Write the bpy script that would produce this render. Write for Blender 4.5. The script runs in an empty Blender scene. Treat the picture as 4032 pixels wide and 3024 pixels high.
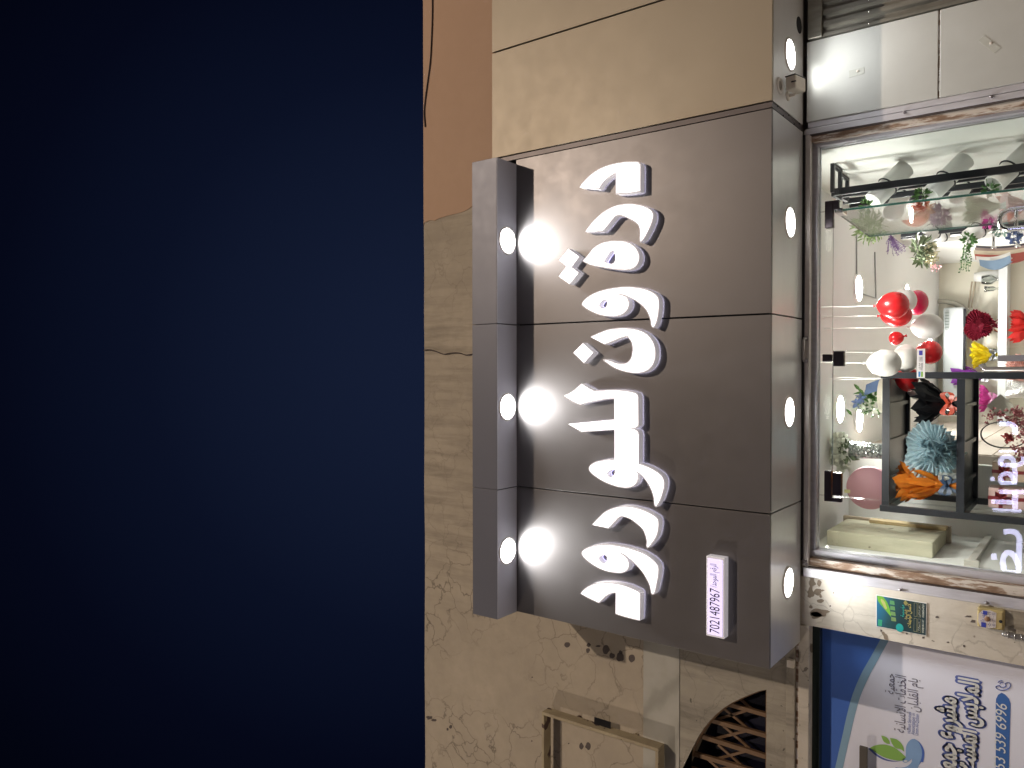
import bpy, math, random
from mathutils import Vector, Matrix
random.seed(7)
SC = bpy.context.scene
COL = SC.collection
rad = math.radians
# ------------------------------------------------------------------ camera
cam_d = bpy.data.cameras.new("camera"); cam = bpy.data.objects.new("camera", cam_d); COL.objects.link(cam)
FPX = 3090.4                                   # focal length in photo pixels (4032 wide)
cam_d.sensor_fit = 'HORIZONTAL'; cam_d.sensor_width = 36.0; cam_d.lens = FPX / 4032 * 36
cam_d.clip_start = 0.05; cam_d.clip_end = 500
CAM = Vector((0, 0, 1.6))
_p, _y, _r = rad(37.09), rad(1.215), rad(0.677)
_Rz = Matrix.Rotation(_y, 3, 'Z')
fw = _Rz @ Vector((0, math.cos(_p), math.sin(_p)))
r0 = _Rz @ Vector((1, 0, 0)); u0 = _Rz @ Vector((0, -math.sin(_p), math.cos(_p)))
rt = math.cos(_r) * r0 + math.sin(_r) * u0
up = -math.sin(_r) * r0 + math.cos(_r) * u0
# the photograph lies on its side: picture right = world down, picture top = world right
cx, cy, cz = -up, rt, -fw
cam.matrix_world = Matrix(((cx.x, cy.x, cz.x, CAM.x), (cx.y, cy.y, cz.y, CAM.y), (cx.z, cy.z, cz.z, CAM.z), (0, 0, 0, 1)))
SC.camera = cam
def ray(x, y): return fw - (x - 2016) / FPX * up - (y - 1512) / FPX * rt
def P(x, y, Y): d = ray(x, y); return CAM + d * (Y / d.y)
def PZ(x, y, Z): d = ray(x, y); return CAM + d * ((Z - CAM.z) / d.z)
def PX(x, y, X): d = ray(x, y); return CAM + d * (X / d.x)
def vlen(xa, xb, y, Y): return P(xa, y, Y).z - P(xb, y, Y).z
def mpp(p): return (Vector(p) - CAM).dot(fw) / FPX      # metres per photo pixel there
def c1(x, y): return (3100 + x * .4219, y * .4219)
def c2(x, y): return (3100 + x * .4219, 600 + y * .4219)
def c3(x, y): return (3100 + x * .4219, 1200 + y * .4219)
def c4(x, y): return (3100 + x * .4219, 1750 + y * .4219)
def c5(x, y): return (3100 + x * .4219, 2324 + y * .4219)
# ------------------------------------------------------------------ world: clear night sky
W = bpy.data.worlds.new("World"); SC.world = W; W.use_nodes = True
nt = W.node_tree; nt.nodes.clear()
tc = nt.nodes.new('ShaderNodeTexCoord'); sp = nt.nodes.new('ShaderNodeVectorMath'); sp.operation = 'DOT_PRODUCT'; sp.inputs[1].default_value = (.02, .74, .672)   # town glow above the roof line
mp = nt.nodes.new('ShaderNodeMapRange'); rp = nt.nodes.new('ShaderNodeValToRGB')
bg = nt.nodes.new('ShaderNodeBackground'); out = nt.nodes.new('ShaderNodeOutputWorld')
nt.links.new(tc.outputs['Generated'], sp.inputs[0]); nt.links.new(sp.outputs['Value'], mp.inputs['Value'])
mp.inputs['From Min'].default_value = 1.0; mp.inputs['From Max'].default_value = 0.76
nt.links.new(mp.outputs[0], rp.inputs[0]); nt.links.new(rp.outputs[0], bg.inputs[0]); nt.links.new(bg.outputs[0], out.inputs[0])
e = rp.color_ramp.elements
e[0].position = 0; e[0].color = (.0074, .0122, .0330, 1); e[1].position = 1; e[1].color = (.0005, .0009, .0030, 1)
for pos, c in ((.08, (.0058, .0097, .0270, 1)), (.25, (.0033, .0055, .0172, 1)), (.5, (.0016, .0026, .0092, 1)), (.75, (.0008, .0014, .0052, 1))):
    q = e.new(pos); q.color = c
bg.inputs[1].default_value = 1.0
vs = SC.view_settings
SC.display_settings.display_device = 'sRGB'
vs.view_transform = 'Standard'; vs.look = 'None'; vs.exposure = 0; vs.gamma = 1
# ------------------------------------------------------------------ street lighting (two sodium lamps across the road)
def light(name, kind, loc, energy, col, **k):
    d = bpy.data.lights.new(name, kind); d.energy = energy; d.color = col
    for a, b in k.items(): setattr(d, a, b)
    o = bpy.data.objects.new(name, d); COL.objects.link(o); o.location = loc; return o
def aim(o, tgt):
    o.rotation_euler = (Vector(tgt) - o.location).to_track_quat('-Z', 'Y').to_euler()
light("street_light", 'POINT', (4.6, -8.0, 12.6), 4250, (1, .805, .625), shadow_soft_size=.13)
light("street_light", 'POINT', (-11.2, -3.2, 8.6), 1200, (1, .82, .66), shadow_soft_size=.16)
# ------------------------------------------------------------------ materials
def lin(r, g, b):
    f = lambda v: (v / 255 / 12.92) if v / 255 <= .04045 else ((v / 255 + .055) / 1.055) ** 2.4
    return (f(r), f(g), f(b))
def c4_(c): return (c[0], c[1], c[2], 1)
class NT:
    def __init__(s, name):
        s.m = bpy.data.materials.new(name); s.m.use_nodes = True; s.t = s.m.node_tree
        s.b = s.t.nodes['Principled BSDF']; s.o = s.t.nodes['Material Output']
        s._tc = None
    def n(s, typ, **k):
        q = s.t.nodes.new(typ)
        for a, b in k.items():
            if a in q.inputs: q.inputs[a].default_value = b
            else: setattr(q, a, b)
        return q
    def l(s, a, b): s.t.links.new(a, b)
    def co(s, sc=(1, 1, 1)):
        if s._tc is None: s._tc = s.n('ShaderNodeTexCoord')
        m = s.n('ShaderNodeMapping'); m.inputs['Scale'].default_value = sc
        s.l(s._tc.outputs['Object'], m.inputs['Vector']); return m.outputs[0]
    def noise(s, scale, detail=4, rough=.55, sc=(1, 1, 1), vec=None):
        q = s.n('ShaderNodeTexNoise'); q.inputs['Scale'].default_value = scale
        q.inputs['Detail'].default_value = detail; q.inputs['Roughness'].default_value = rough
        s.l(vec if vec is not None else s.co(sc), q.inputs['Vector']); return q.outputs['Fac']
    def ramp(s, fac, stops):
        q = s.n('ShaderNodeValToRGB'); el = q.color_ramp.elements
        while len(el) < len(stops): el.new(.5)
        for i, (p, c) in enumerate(stops):
            el[i].position = p; el[i].color = c4_(c) if isinstance(c, tuple) else (c, c, c, 1)
        s.l(fac, q.inputs[0]); return q.outputs[0]
    def mix(s, fac, a, b, mode='MIX'):
        q = s.n('ShaderNodeMix', data_type='RGBA', blend_type=mode)
        if hasattr(fac, 'is_linked'): s.l(fac, q.inputs[0])
        else: q.inputs[0].default_value = fac
        for v, i in ((a, 6), (b, 7)):
            if isinstance(v, tuple): q.inputs[i].default_value = c4_(v)
            else: s.l(v, q.inputs[i])
        return q.outputs[2]
    def math(s, op, a, b=None):
        q = s.n('ShaderNodeMath', operation=op)
        for v, i in ((a, 0), (b, 1)):
            if v is None: continue
            if isinstance(v, (int, float)): q.inputs[i].default_value = v
            else: s.l(v, q.inputs[i])
        return q.outputs[0]
    def bump(s, h, st=.2, dist=.01):
        q = s.n('ShaderNodeBump'); q.inputs['Strength'].default_value = st; q.inputs['Distance'].default_value = dist
        s.l(h, q.inputs['Height']); s.l(q.outputs[0], s.b.inputs['Normal'])
def M(name, col, rough=.6, metal=0., var=.12, vs=6, bump=0., bs=60, emit=None, es=0., spec=.5, sc=(1, 1, 1), col2=None, **pk):
    t = NT(name); b = t.b
    b.inputs['Roughness'].default_value = rough; b.inputs['Metallic'].default_value = metal
    b.inputs['Specular IOR Level'].default_value = spec
    if var or col2:
        d = col2 or tuple(c * (1 - var) for c in col)
        cc = t.ramp(t.noise(vs, 6, .6, sc), [(.3, col), (.7, d)])
        t.l(cc, b.inputs['Base Color'])
    else: b.inputs['Base Color'].default_value = c4_(col)
    if bump: t.bump(t.noise(bs, 5, .6), bump, .004)
    if emit: b.inputs['Emission Color'].default_value = c4_(emit); b.inputs['Emission Strength'].default_value = es
    for k, v in pk.items(): b.inputs[k.replace('_', ' ')].default_value = v
    return t.m
def plaster(name, base, dark, light_, cracks=.6, drips=.5, chips=0., chipcol=None, bump=.25, zone=False):
    t = NT(name); b = t.b; b.inputs['Roughness'].default_value = .9; b.inputs['Specular IOR Level'].default_value = .15
    n1 = t.noise(1.6, 8, .62); n2 = t.noise(11, 6, .6)
    c = t.mix(t.ramp(n1, [(.32, 0.), (.68, 1.)]), dark, light_)
    c = t.mix(.5, base, c)
    c = t.mix(t.ramp(n2, [(.35, .35), (.7, 0.)]), c, dark)
    if drips:
        dn = t.noise(1.0, 7, .68, (8, 8, .9)); dm = t.ramp(dn, [(.46, 0.), (.62, drips)])
        dm = t.mix(1.0, dm, t.ramp(t.noise(.8, 3), [(.35, .35), (.55, 1.)]), 'MULTIPLY')
        if zone:
            sx_ = t.n('ShaderNodeSeparateXYZ'); t.l(t.co(), sx_.inputs[0])
            mz = t.n('ShaderNodeMapRange'); mz.inputs[1].default_value = 4.75; mz.inputs[2].default_value = 5.3; t.l(sx_.outputs['Z'], mz.inputs[0])
            mx_ = t.n('ShaderNodeMapRange'); mx_.inputs[1].default_value = -2.0; mx_.inputs[2].default_value = -1.3; t.l(sx_.outputs['X'], mx_.inputs[0])
            dm = t.mix(1.0, dm, t.math('MULTIPLY', mz.outputs[0], mx_.outputs[0]), 'MULTIPLY')
        c = t.mix(dm, c, tuple(v * .55 for v in dark))
    h = n2
    if cracks:
        v = t.n('ShaderNodeTexVoronoi', feature='DISTANCE_TO_EDGE'); v.inputs['Scale'].default_value = 4.6
        dv = t.n('ShaderNodeTexNoise'); dv.inputs['Scale'].default_value = 4.5; dv.inputs['Detail'].default_value = 8
        t.l(t.co(), dv.inputs['Vector'])
        mx = t.n('ShaderNodeMix', data_type='RGBA', blend_type='LINEAR_LIGHT'); mx.inputs[0].default_value = .16
        t.l(t.co(), mx.inputs[6]); t.l(dv.outputs['Color'], mx.inputs[7]); t.l(mx.outputs[2], v.inputs['Vector'])
        cm = t.ramp(v.outputs['Distance'], [(.0, 1.), (.026, 0.)])
        cm = t.mix(1.0, cm, t.ramp(t.noise(1.1, 3, .5), [(.40, 0.), (.55, cracks)]), 'MULTIPLY')
        if zone: cm = t.mix(1.0, cm, t.ramp(mx_.outputs[0], [(.3, 1.), (1., .35)]), 'MULTIPLY')
        c = t.mix(cm, c, tuple(v_ * .38 for v_ in dark))
    if chips:
        ch = t.ramp(t.noise(7, 3, .45), [(chips, 0.), (chips + .012, 1.)])
        ch2 = t.ramp(t.noise(26, 2, .4), [(.73, 0.), (.74, .8)])
        c = t.mix(ch, c, chipcol or tuple(v * .3 for v in dark)); c = t.mix(ch2, c, tuple(v * .35 for v in dark))
    t.l(c, b.inputs['Base Color']); t.bump(h, bump, .006); return t.m
def acp(name, col, rough=.42, metal=.55, dirt=.15, sc=(1, 1, 1), dust=.12):
    """painted aluminium composite panel with faint smears and dust"""
    t = NT(name); b = t.b; b.inputs['Metallic'].default_value = metal
    n = t.noise(2.2, 7, .6, sc); n2 = t.noise(9, 6, .65)
    c = t.mix(t.ramp(n, [(.38, 0.), (.72, dirt)]), col, tuple(v * 1.9 + .02 for v in col))
    c = t.mix(t.ramp(n2, [(.62, 0.), (.8, dust)]), c, (.4, .37, .33))
    t.l(c, b.inputs['Base Color'])
    t.l(t.ramp(n2, [(.3, rough - .02), (.7, rough + .03)]), b.inputs['Roughness'])
    t.bump(t.noise(1.3, 2, .4), .05, .02); return t.m
def emis(name, col, st):
    t = NT(name); b = t.b; b.inputs['Base Color'].default_value = (.8, .8, .8, 1)
    b.inputs['Emission Color'].default_value = c4_(col); b.inputs['Emission Strength'].default_value = st; return t.m
def glassmat(name, tint=(.97, .985, .975), k=1.0, ior=1.45, rough=.0):
    t = NT(name); t.t.nodes.remove(t.b)
    tr = t.n('ShaderNodeBsdfTransparent'); tr.inputs[0].default_value = c4_(tint)
    gl = t.n('ShaderNodeBsdfGlossy'); gl.inputs['Roughness'].default_value = rough
    fr = t.n('ShaderNodeFresnel'); fr.inputs[0].default_value = ior
    mx = t.n('ShaderNodeMixShader'); t.l(t.math('MULTIPLY', fr.outputs[0], k), mx.inputs[0])
    t.l(tr.outputs[0], mx.inputs[1]); t.l(gl.outputs[0], mx.inputs[2]); t.l(mx.outputs[0], t.o.inputs[0]); return t.m
# ------------------------------------------------------------------ mesh builder
ORG = {}
class MB:
    def __init__(s): s.v = []; s.f = []; s.mi = []; s.sm = []; s.cur = 0
    def add(s, vs, fs, smooth=False):
        o = len(s.v); s.v += [Vector(q) for q in vs]
        for f in fs: s.f.append([o + i for i in f]); s.mi.append(s.cur); s.sm.append(smooth)
        return s
    def box(s, x0, x1, y0, y1, z0, z1):
        x0, x1 = sorted((x0, x1)); y0, y1 = sorted((y0, y1)); z0, z1 = sorted((z0, z1))
        vs = [(x, y, z) for z in (z0, z1) for y in (y0, y1) for x in (x0, x1)]
        return s.add(vs, [(0, 2, 3, 1), (4, 5, 7, 6), (0, 1, 5, 4), (2, 6, 7, 3), (0, 4, 6, 2), (1, 3, 7, 5)])
    def obox(s, c, ax, ay, az):
        c, ax, ay, az = map(Vector, (c, ax, ay, az))
        vs = [c + i * ax + j * ay + k * az for k in (-1, 1) for j in (-1, 1) for i in (-1, 1)]
        fs = [(0, 2, 3, 1), (4, 5, 7, 6), (0, 1, 5, 4), (2, 6, 7, 3), (0, 4, 6, 2), (1, 3, 7, 5)]
        if ax.cross(ay).dot(az) < 0: fs = [f[::-1] for f in fs]
        return s.add(vs, fs)
    def prism(s, pts, d, cap_back=True):
        """flat outline (list of 3d points) pushed along vector d"""
        pts = [Vector(q) for q in pts]; d = Vector(d); n = len(pts)
        s.add(pts + [q + d for q in pts], [list(range(n))] + ([list(range(2 * n - 1, n - 1, -1))] if cap_back else []) +
              [(i, i + n, (i + 1) % n + n, (i + 1) % n) for i in range(n)]); return s
    def sheet(s, pts): return s.add(pts, [list(range(len(pts)))])
    def tube(s, path, r, n=8, cap=True, r2=None):
        path = [Vector(q) for q in path]; m = len(path); vs = []; prev = None
        for i, q in enumerate(path):
            t = (path[min(i + 1, m - 1)] - path[max(i - 1, 0)]).normalized()
            a = prev - t * prev.dot(t) if prev is not None else t.cross(Vector((0, 0, 1)) if abs(t.z) < .9 else Vector((1, 0, 0)))
            if a.length < 1e-6: a = t.orthogonal()
            a.normalize(); prev = a; b = t.cross(a)
            rr = r if r2 is None else r + (r2 - r) * i / max(1, m - 1)
            vs += [q + (a * math.cos(k * 2 * math.pi / n) + b * math.sin(k * 2 * math.pi / n)) * rr for k in range(n)]
        fs = [(i * n + k, i * n + (k + 1) % n, (i + 1) * n + (k + 1) % n, (i + 1) * n + k) for i in range(m - 1) for k in range(n)]
        s.add(vs, fs, True)
        if cap: s.add(vs[:n], [list(range(n - 1, -1, -1))]); s.add(vs[-n:], [list(range(n))])
        return s
    def lathe(s, prof, c, ax=(0, 0, 1), n=24, caps=True, smooth=True):
        ax = Vector(ax).normalized(); c = Vector(c); a = ax.orthogonal().normalized(); b = ax.cross(a)
        vs = [c + ax * h + (a * math.cos(k * 2 * math.pi / n) + b * math.sin(k * 2 * math.pi / n)) * r for r, h in prof for k in range(n)]
        m = len(prof)
        s.add(vs, [(i * n + k, i * n + (k + 1) % n, (i + 1) * n + (k + 1) % n, (i + 1) * n + k) for i in range(m - 1) for k in range(n)], smooth)
        if caps:
            if prof[0][0] > 1e-5: s.add(vs[:n], [list(range(n - 1, -1, -1))])
            if prof[-1][0] > 1e-5: s.add(vs[-n:], [list(range(n))])
        return s
    def leaf(s, base, d, w, nrm=None, bend=.15):
        base = Vector(base); d = Vector(d); L = d.length; t = d / L
        nn = Vector(nrm) if nrm is not None else Vector((random.uniform(-1, 1), random.uniform(-1, 1), random.uniform(-1, 1)))
        sd = t.cross(nn)
        if sd.length < 1e-4: sd = t.orthogonal()
        sd.normalize(); u_ = sd.cross(t) * L * bend
        return s.add([base, base + t * L * .35 + sd * w + u_ * .7, base + t * L * .75 + sd * w * .7 + u_, base + d + u_ * .2,
                      base + t * L * .75 - sd * w * .7 + u_, base + t * L * .35 - sd * w + u_ * .7, base + t * L * .5 + u_ * .5],
                     [(0, 1, 6), (1, 2, 6), (2, 3, 6), (3, 4, 6), (4, 5, 6), (5, 0, 6)], False)
    def build(s, name, mat, parent=None, at=None, bevel=0.):
        org = Vector(at) if at is not None else (ORG[parent] if parent else Vector((0, 0, 0)))
        me = bpy.data.meshes.new(name); me.from_pydata([tuple(q - org) for q in s.v], [], s.f)
        for m in (mat if isinstance(mat, (list, tuple)) else [mat]): me.materials.append(m)
        me.polygons.foreach_set('material_index', s.mi); me.polygons.foreach_set('use_smooth', s.sm)
        me.update()
        o = bpy.data.objects.new(name, me); COL.objects.link(o)
        if parent:
            o.parent = parent
            if at is not None: o.location = org - ORG[parent]
        else: o.location = org
        ORG[o] = org
        if bevel:
            md = o.modifiers.new('bevel', 'BEVEL'); md.width = bevel; md.segments = 2; md.limit_method = 'ANGLE'; md.angle_limit = rad(40)
        return o
def thing(name, label, cat, at, group=None):
    o = bpy.data.objects.new(name, None); COL.objects.link(o); o.location = at; o.empty_display_size = .1
    ORG[o] = Vector(at); o['label'] = label; o['category'] = cat
    if group: o['group'] = group
    return o
def tag(o, label, cat, group=None):
    o['label'] = label; o['category'] = cat
    if group: o['group'] = group
    return o
def struct(o): o['kind'] = 'structure'; return o
def dup(root, loc, label):
    """copy of a thing with its parts and sub-parts"""
    r = root.copy(); COL.objects.link(r); r.location = loc; r['label'] = label; ORG[r] = Vector(loc)
    for ch in list(root.children):
        k = ch.copy(); COL.objects.link(k); k.parent = r
        for g in list(ch.children):
            d = g.copy(); COL.objects.link(d); d.parent = k
    return r
def spline(pts, closed=True, n=7):
    """pts: (x,y) smooth points or (x,y,1) corners -> dense outline"""
    out = []; m = len(pts)
    for i in range(m if closed else m - 1):
        p1 = pts[i]; p2 = pts[(i + 1) % m]
        p0 = pts[i - 1] if (closed or i > 0) else p1; p3 = pts[(i + 2) % m] if (closed or i + 2 < m) else p2
        P1 = Vector(p1[:2]); P2 = Vector(p2[:2]); ch = (P2 - P1).length
        def tan(a, b, c_, corner, other):
            if corner: return (P2 - P1)
            A, B, C_ = Vector(a[:2]), Vector(b[:2]), Vector(c_[:2])
            t = (C_ - A); return t / max(t.length, 1e-9) * ch
        t1 = tan(p0, p1, p2, len(p1) > 2, p2); t2 = tan(p1, p2, p3, len(p2) > 2, p1)
        if len(p1) > 2 and len(p2) > 2: out.append(P1); continue
        for k in range(n):
            s = k / n; s2 = s * s; s3 = s2 * s
            out.append((2 * s3 - 3 * s2 + 1) * P1 + (s3 - 2 * s2 + s) * t1 + (-2 * s3 + 3 * s2) * P2 + (s3 - s2) * t2)
    if not closed: out.append(Vector(pts[-1][:2]))
    return out
# ------------------------------------------------------------------ lettering
AF = {'ا': (0xFE8D, 0xFE8E), 'أ': (0xFE83, 0xFE84), 'إ': (0xFE87, 0xFE88), 'ب': (0xFE8F, 0xFE90, 0xFE91, 0xFE92), 'ة': (0xFE93, 0xFE94),
      'ت': (0xFE95, 0xFE96, 0xFE97, 0xFE98), 'ج': (0xFE9D, 0xFE9E, 0xFE9F, 0xFEA0), 'ح': (0xFEA1, 0xFEA2, 0xFEA3, 0xFEA4),
      'خ': (0xFEA5, 0xFEA6, 0xFEA7, 0xFEA8), 'د': (0xFEA9, 0xFEAA), 'ر': (0xFEAD, 0xFEAE), 'س': (0xFEB1, 0xFEB2, 0xFEB3, 0xFEB4),
      'ش': (0xFEB5, 0xFEB6, 0xFEB7, 0xFEB8), 'ع': (0xFEC9, 0xFECA, 0xFECB, 0xFECC), 'ق': (0xFED5, 0xFED6, 0xFED7, 0xFED8),
      'ل': (0xFEDD, 0xFEDE, 0xFEDF, 0xFEE0), 'م': (0xFEE1, 0xFEE2, 0xFEE3, 0xFEE4), 'ن': (0xFEE5, 0xFEE6, 0xFEE7, 0xFEE8),
      'و': (0xFEED, 0xFEEE), 'ي': (0xFEF1, 0xFEF2, 0xFEF3, 0xFEF4), 'ى': (0xFEEF, 0xFEF0), 'ه': (0xFEE9, 0xFEEA, 0xFEEB, 0xFEEC),
      'ص': (0xFEB9, 0xFEBA, 0xFEBB, 0xFEBC), 'ك': (0xFED9, 0xFEDA, 0xFEDB, 0xFEDC), 'ؤ': (0xFE85, 0xFE86)}
ALIG = {'لا': (0xFEFB, 0xFEFC), 'لإ': (0xFEF9, 0xFEFA), 'لأ': (0xFEF7, 0xFEF8)}
def shape(s):
    tk = []; i = 0
    while i < len(s):
        if s[i:i + 2] in ALIG: tk.append(s[i:i + 2]); i += 2
        else: tk.append(s[i]); i += 1
    dual = lambda t: t in AF and len(AF[t]) == 4
    ok = lambda t: t in AF or t in ALIG
    out = []
    for i, t in enumerate(tk):
        if not ok(t): out.append(t); continue
        p = i > 0 and dual(tk[i - 1]); n = i + 1 < len(tk) and ok(tk[i + 1]) and dual(t)
        out.append(chr((ALIG.get(t) or AF[t])[3 if p and n else 2 if n else 1 if p else 0]))
    return ''.join(reversed(out))
_GC = {}
def _raw(body, off):
    cu = bpy.data.curves.new('t', 'FONT'); cu.body = body; cu.offset = off; cu.resolution_u = 4
    o = bpy.data.objects.new('t', cu); COL.objects.link(o)
    bpy.context.view_layer.update()
    me = bpy.data.meshes.new_from_object(o.evaluated_get(bpy.context.evaluated_depsgraph_get()))
    r = ([v.co.copy() for v in me.vertices], [list(p.vertices) for p in me.polygons])
    bpy.data.objects.remove(o); bpy.data.curves.remove(cu); bpy.data.meshes.remove(me); return r
def glyph(ch, off=0.):
    k = (ch, off)
    if k not in _GC:
        bar = max(v.x for v in _raw('|', 0)[0])
        adv = max(v.x for v in _raw(ch + '|', 0)[0]) - bar
        _GC[k] = (_raw(ch, off) if ch != ' ' else ([], [])) + (adv,)
    return _GC[k]
def _bound(ch):
    vs_, fs_, adv = glyph(ch); cnt = {}
    for f in fs_:
        for i in range(len(f)):
            e_ = (f[i], f[(i + 1) % len(f)]); k_ = (min(e_), max(e_)); cnt[k_] = cnt.get(k_, 0) + 1
    return vs_, [k_ for k_, c_ in cnt.items() if c_ == 1]
def textmb(mb, s, p0, p1, height, arabic=False, off=0., shear=0., lift=.0006, upv=None, fat=0., lay=0.):
    """lay string s so that its advance width runs from p0 to p1 (viewer left to right); height = size of one em"""
    if arabic: s = shape(s)
    p0, p1 = Vector(p0), Vector(p1); u_ = (p1 - p0)
    w = sum(glyph(c)[2] for c in s); U = u_ / w
    V = (Vector(upv) if upv is not None else Vector((0, 0, 1))) * height
    nrm = U.cross(V).normalized() * -1
    nrm = nrm if nrm.y < 0 else -nrm
    x = 0
    for i, c in enumerate(s):
        vs_, fs_, adv = glyph(c, off)
        if vs_:
            mb.add([p0 + U * (x + v.x + v.y * shear) + V * v.y + nrm * (lift * (1 + .25 * (i % 3)) + lay) for v in vs_], fs_)
            if fat:
                put = lambda v, j: p0 + U * (x + v.x + v.y * shear) + V * v.y + nrm * (lift * (1.1 + .25 * (i % 3)) + lay + j * 1e-5)
                bv, be = _bound(c); seen = set()
                for n_, (a_, b_) in enumerate(be):
                    A_, B_ = bv[a_], bv[b_]; d_ = (B_ - A_)
                    if d_.length < 1e-6: continue
                    d_.normalize(); s_ = Vector((-d_.y, d_.x, 0)) * fat
                    mb.add([put(A_ + s_, n_ % 7), put(A_ - s_, n_ % 7), put(B_ - s_, n_ % 7), put(B_ + s_, n_ % 7)], [(0, 1, 2, 3)])
                    if a_ not in seen:
                        seen.add(a_); mb.add([put(A_ + Vector((math.cos(t_ * .7854), math.sin(t_ * .7854), 0)) * fat, 7 + n_ % 5) for t_ in range(8)], [list(range(8))])
        x += adv
    return mb
# ------------------------------------------------------------------ key planes of the facade (metres)
YW, YS, YL = 4.53, 4.0, 3.8          # wall, sign face, ledge face
ZS, ZL, ZT, ZR = 2.966, 4.59, 4.787, 5.897   # soffit, ledge underside, ledge top, roof edge
YG = 4.65                            # shop glass
XR, XL, YB, ZC = 1.27, -1.2, 10.6, 3.2       # room: right wall, left wall, back wall, ceiling
# ------------------------------------------------------------------ materials
m_wall = plaster('old_plaster', (.475, .415, .335), (.34, .30, .245), (.535, .475, .385), .9, .55, 0, None, .3, True)
m_peach = plaster('peach_paint', (.50, .345, .25), (.465, .32, .23), (.53, .37, .27), 0, 0, 0, None, .1)
m_pillar = plaster('dirty_plaster', (.63, .60, .545), (.44, .40, .345), (.70, .675, .62), .5, .35, .655, (.20, .165, .13), .5)
m_grey = plaster('grey_render', (.40, .37, .31), (.29, .27, .24), (.47, .44, .37), .5, .6, .8, (.12, .10, .08), .4)
def marble():
    t = NT('marble_tiles'); b = t.b; b.inputs['Roughness'].default_value = .45
    w = t.n('ShaderNodeTexWave', wave_type='BANDS', bands_direction='DIAGONAL'); w.inputs['Scale'].default_value = 1.5
    w.inputs['Distortion'].default_value = 7; w.inputs['Detail'].default_value = 5; w.inputs['Detail Scale'].default_value = 1.3
    t.l(t.co((1, 1, 1.4)), w.inputs['Vector'])
    c = t.ramp(w.outputs['Fac'], [(0., (.33, .325, .29)), (.35, (.42, .415, .375)), (1., (.455, .45, .41))])
    c = t.mix(t.ramp(t.noise(9, 6), [(.5, 0.), (.8, .3)]), c, (.3, .27, .22)); t.l(c, b.inputs['Base Color']); return t.m
m_marble = marble()
m_acp = acp('grey_cladding', (.155, .148, .153), .41, .5, .05, dust=.03)
m_ledge = acp('ledge_cladding', (.150, .158, .200), .45, .2, .04, dust=.03)  # bluer copy of the grey cladding, violet ambient light put into the colour
m_tan = acp('tan_cladding', (.355, .31, .245), .5, .3, .05, dust=.05)
m_soff = acp('soffit_cladding_lit', (.62, .62, .63), .30, .45, .05, (1, 5, 1), .0)  # same dark cladding as the sign, paled to paint in reflected light
m_lsoff = acp('ledge_bounce_tint', (.46, .47, .56), .5, .1, .04, (1, 1, 1), .0)  # paler and bluer than the ledge: bounced ambient light put into the colour
m_tsoff = acp('pale_soffit', (.66, .65, .65), .38, .2, .06, (1, 4, 1), .0)
m_dark = M('dark_gap', (.012, .012, .016), .9, 0, .0)
m_trim = M('trim_strip', (.125, .11, .115), .45, .4, .2, 9)
m_white = M('white_panel', (.60, .62, .61), .30, .12, .10, 3, .03, 40)
m_alu = M('aluminium', (.60, .60, .66), .38, .18, .2, 14, .05, 90, sc=(4, 4, .6))
m_rib = M('corrugated_metal', (.40, .39, .35), .38, .7, .45, 7, .05, 60, sc=(3, 3, .6))
m_lens = emis('soffit_lamp_lens', (1., .985, .93), 30)
m_lens_w = emis('weak_lamp_lens', (1., .985, .93), 30)
m_lens_l = emis('ledge_lamp_lens', (1., .99, .955), 25)
m_lens_in = emis('room_lamp_lens', (1., .985, .935), 190)
m_ring = M('lamp_ring', (.80, .77, .75), .35, .3, 0)
m_ivory = M('ivory_plastic', (.80, .75, .66), .45, 0, .12, 8)
m_black = M('black_metal', (.030, .032, .039), .38, .35, .25, 10)
m_glass = glassmat('glass')
m_gedge = M('glass_edge', (.03, .10, .08), .15, 0, 0)
m_chrome = M('chrome', (.75, .75, .76), .08, 1., 0)
m_room = M('white_room_wall', (.80, .81, .775), .75, 0, .10, 1.5, .05, 20)
m_room2 = M('cream_room_wall', (.78, .75, .64), .8, 0, .08, 1.5, .04, 20)
m_ceil = M('room_ceiling', (.80, .80, .79), .75, 0, .06, 1.2, .04, 15)
m_floor = M('floor_tiles', (.55, .53, .50), .25, 0, .15, 3)
def rustm():
    t = NT('rusty_steel'); b = t.b; b.inputs['Roughness'].default_value = .85
    n = t.noise(5, 7, .62, (6, 6, 1.2))
    c = t.ramp(n, [(.30, (.17, .10, .065)), (.44, (.27, .18, .125)), (.49, (.40, .31, .25)), (.52, (.62, .57, .52)), (.8, (.70, .66, .61))])
    t.l(c, b.inputs['Base Color']); t.bump(n, .4, .006); return t.m
m_rust = rustm()
m_lump = plaster('lumpy_mortar', (.66, .56, .52), (.42, .34, .31), (.74, .66, .62), .4, 0, .74, (.22, .15, .12), .8)
# ------------------------------------------------------------------ ground and street
g = MB(); g.box(-60, 60, -60, YW, -.3, 0)
def paving():
    t = NT('paving'); b = t.b; b.inputs['Roughness'].default_value = .7
    br = t.n('ShaderNodeTexBrick'); br.inputs['Scale'].default_value = 5; br.inputs['Color1'].default_value = (.50, .47, .43, 1)
    br.inputs['Color2'].default_value = (.55, .51, .46, 1); br.inputs['Mortar'].default_value = (.16, .15, .13, 1); br.inputs['Mortar Size'].default_value = .012
    t.l(t.co(), br.inputs['Vector']); t.l(t.mix(t.ramp(t.noise(3, 5), [(.4, 0.), (.7, .5)]), br.outputs['Color'], (.2, .18, .16)), b.inputs['Base Color']); return t.m
pv = struct(g.build('pavement', paving()))
g = MB(); g.box(-60, 60, -60, -1.5, 0, .004); struct(g.build('road', M('asphalt', (.055, .054, .055), .85, 0, .3, 20, .3, 200)))
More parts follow.
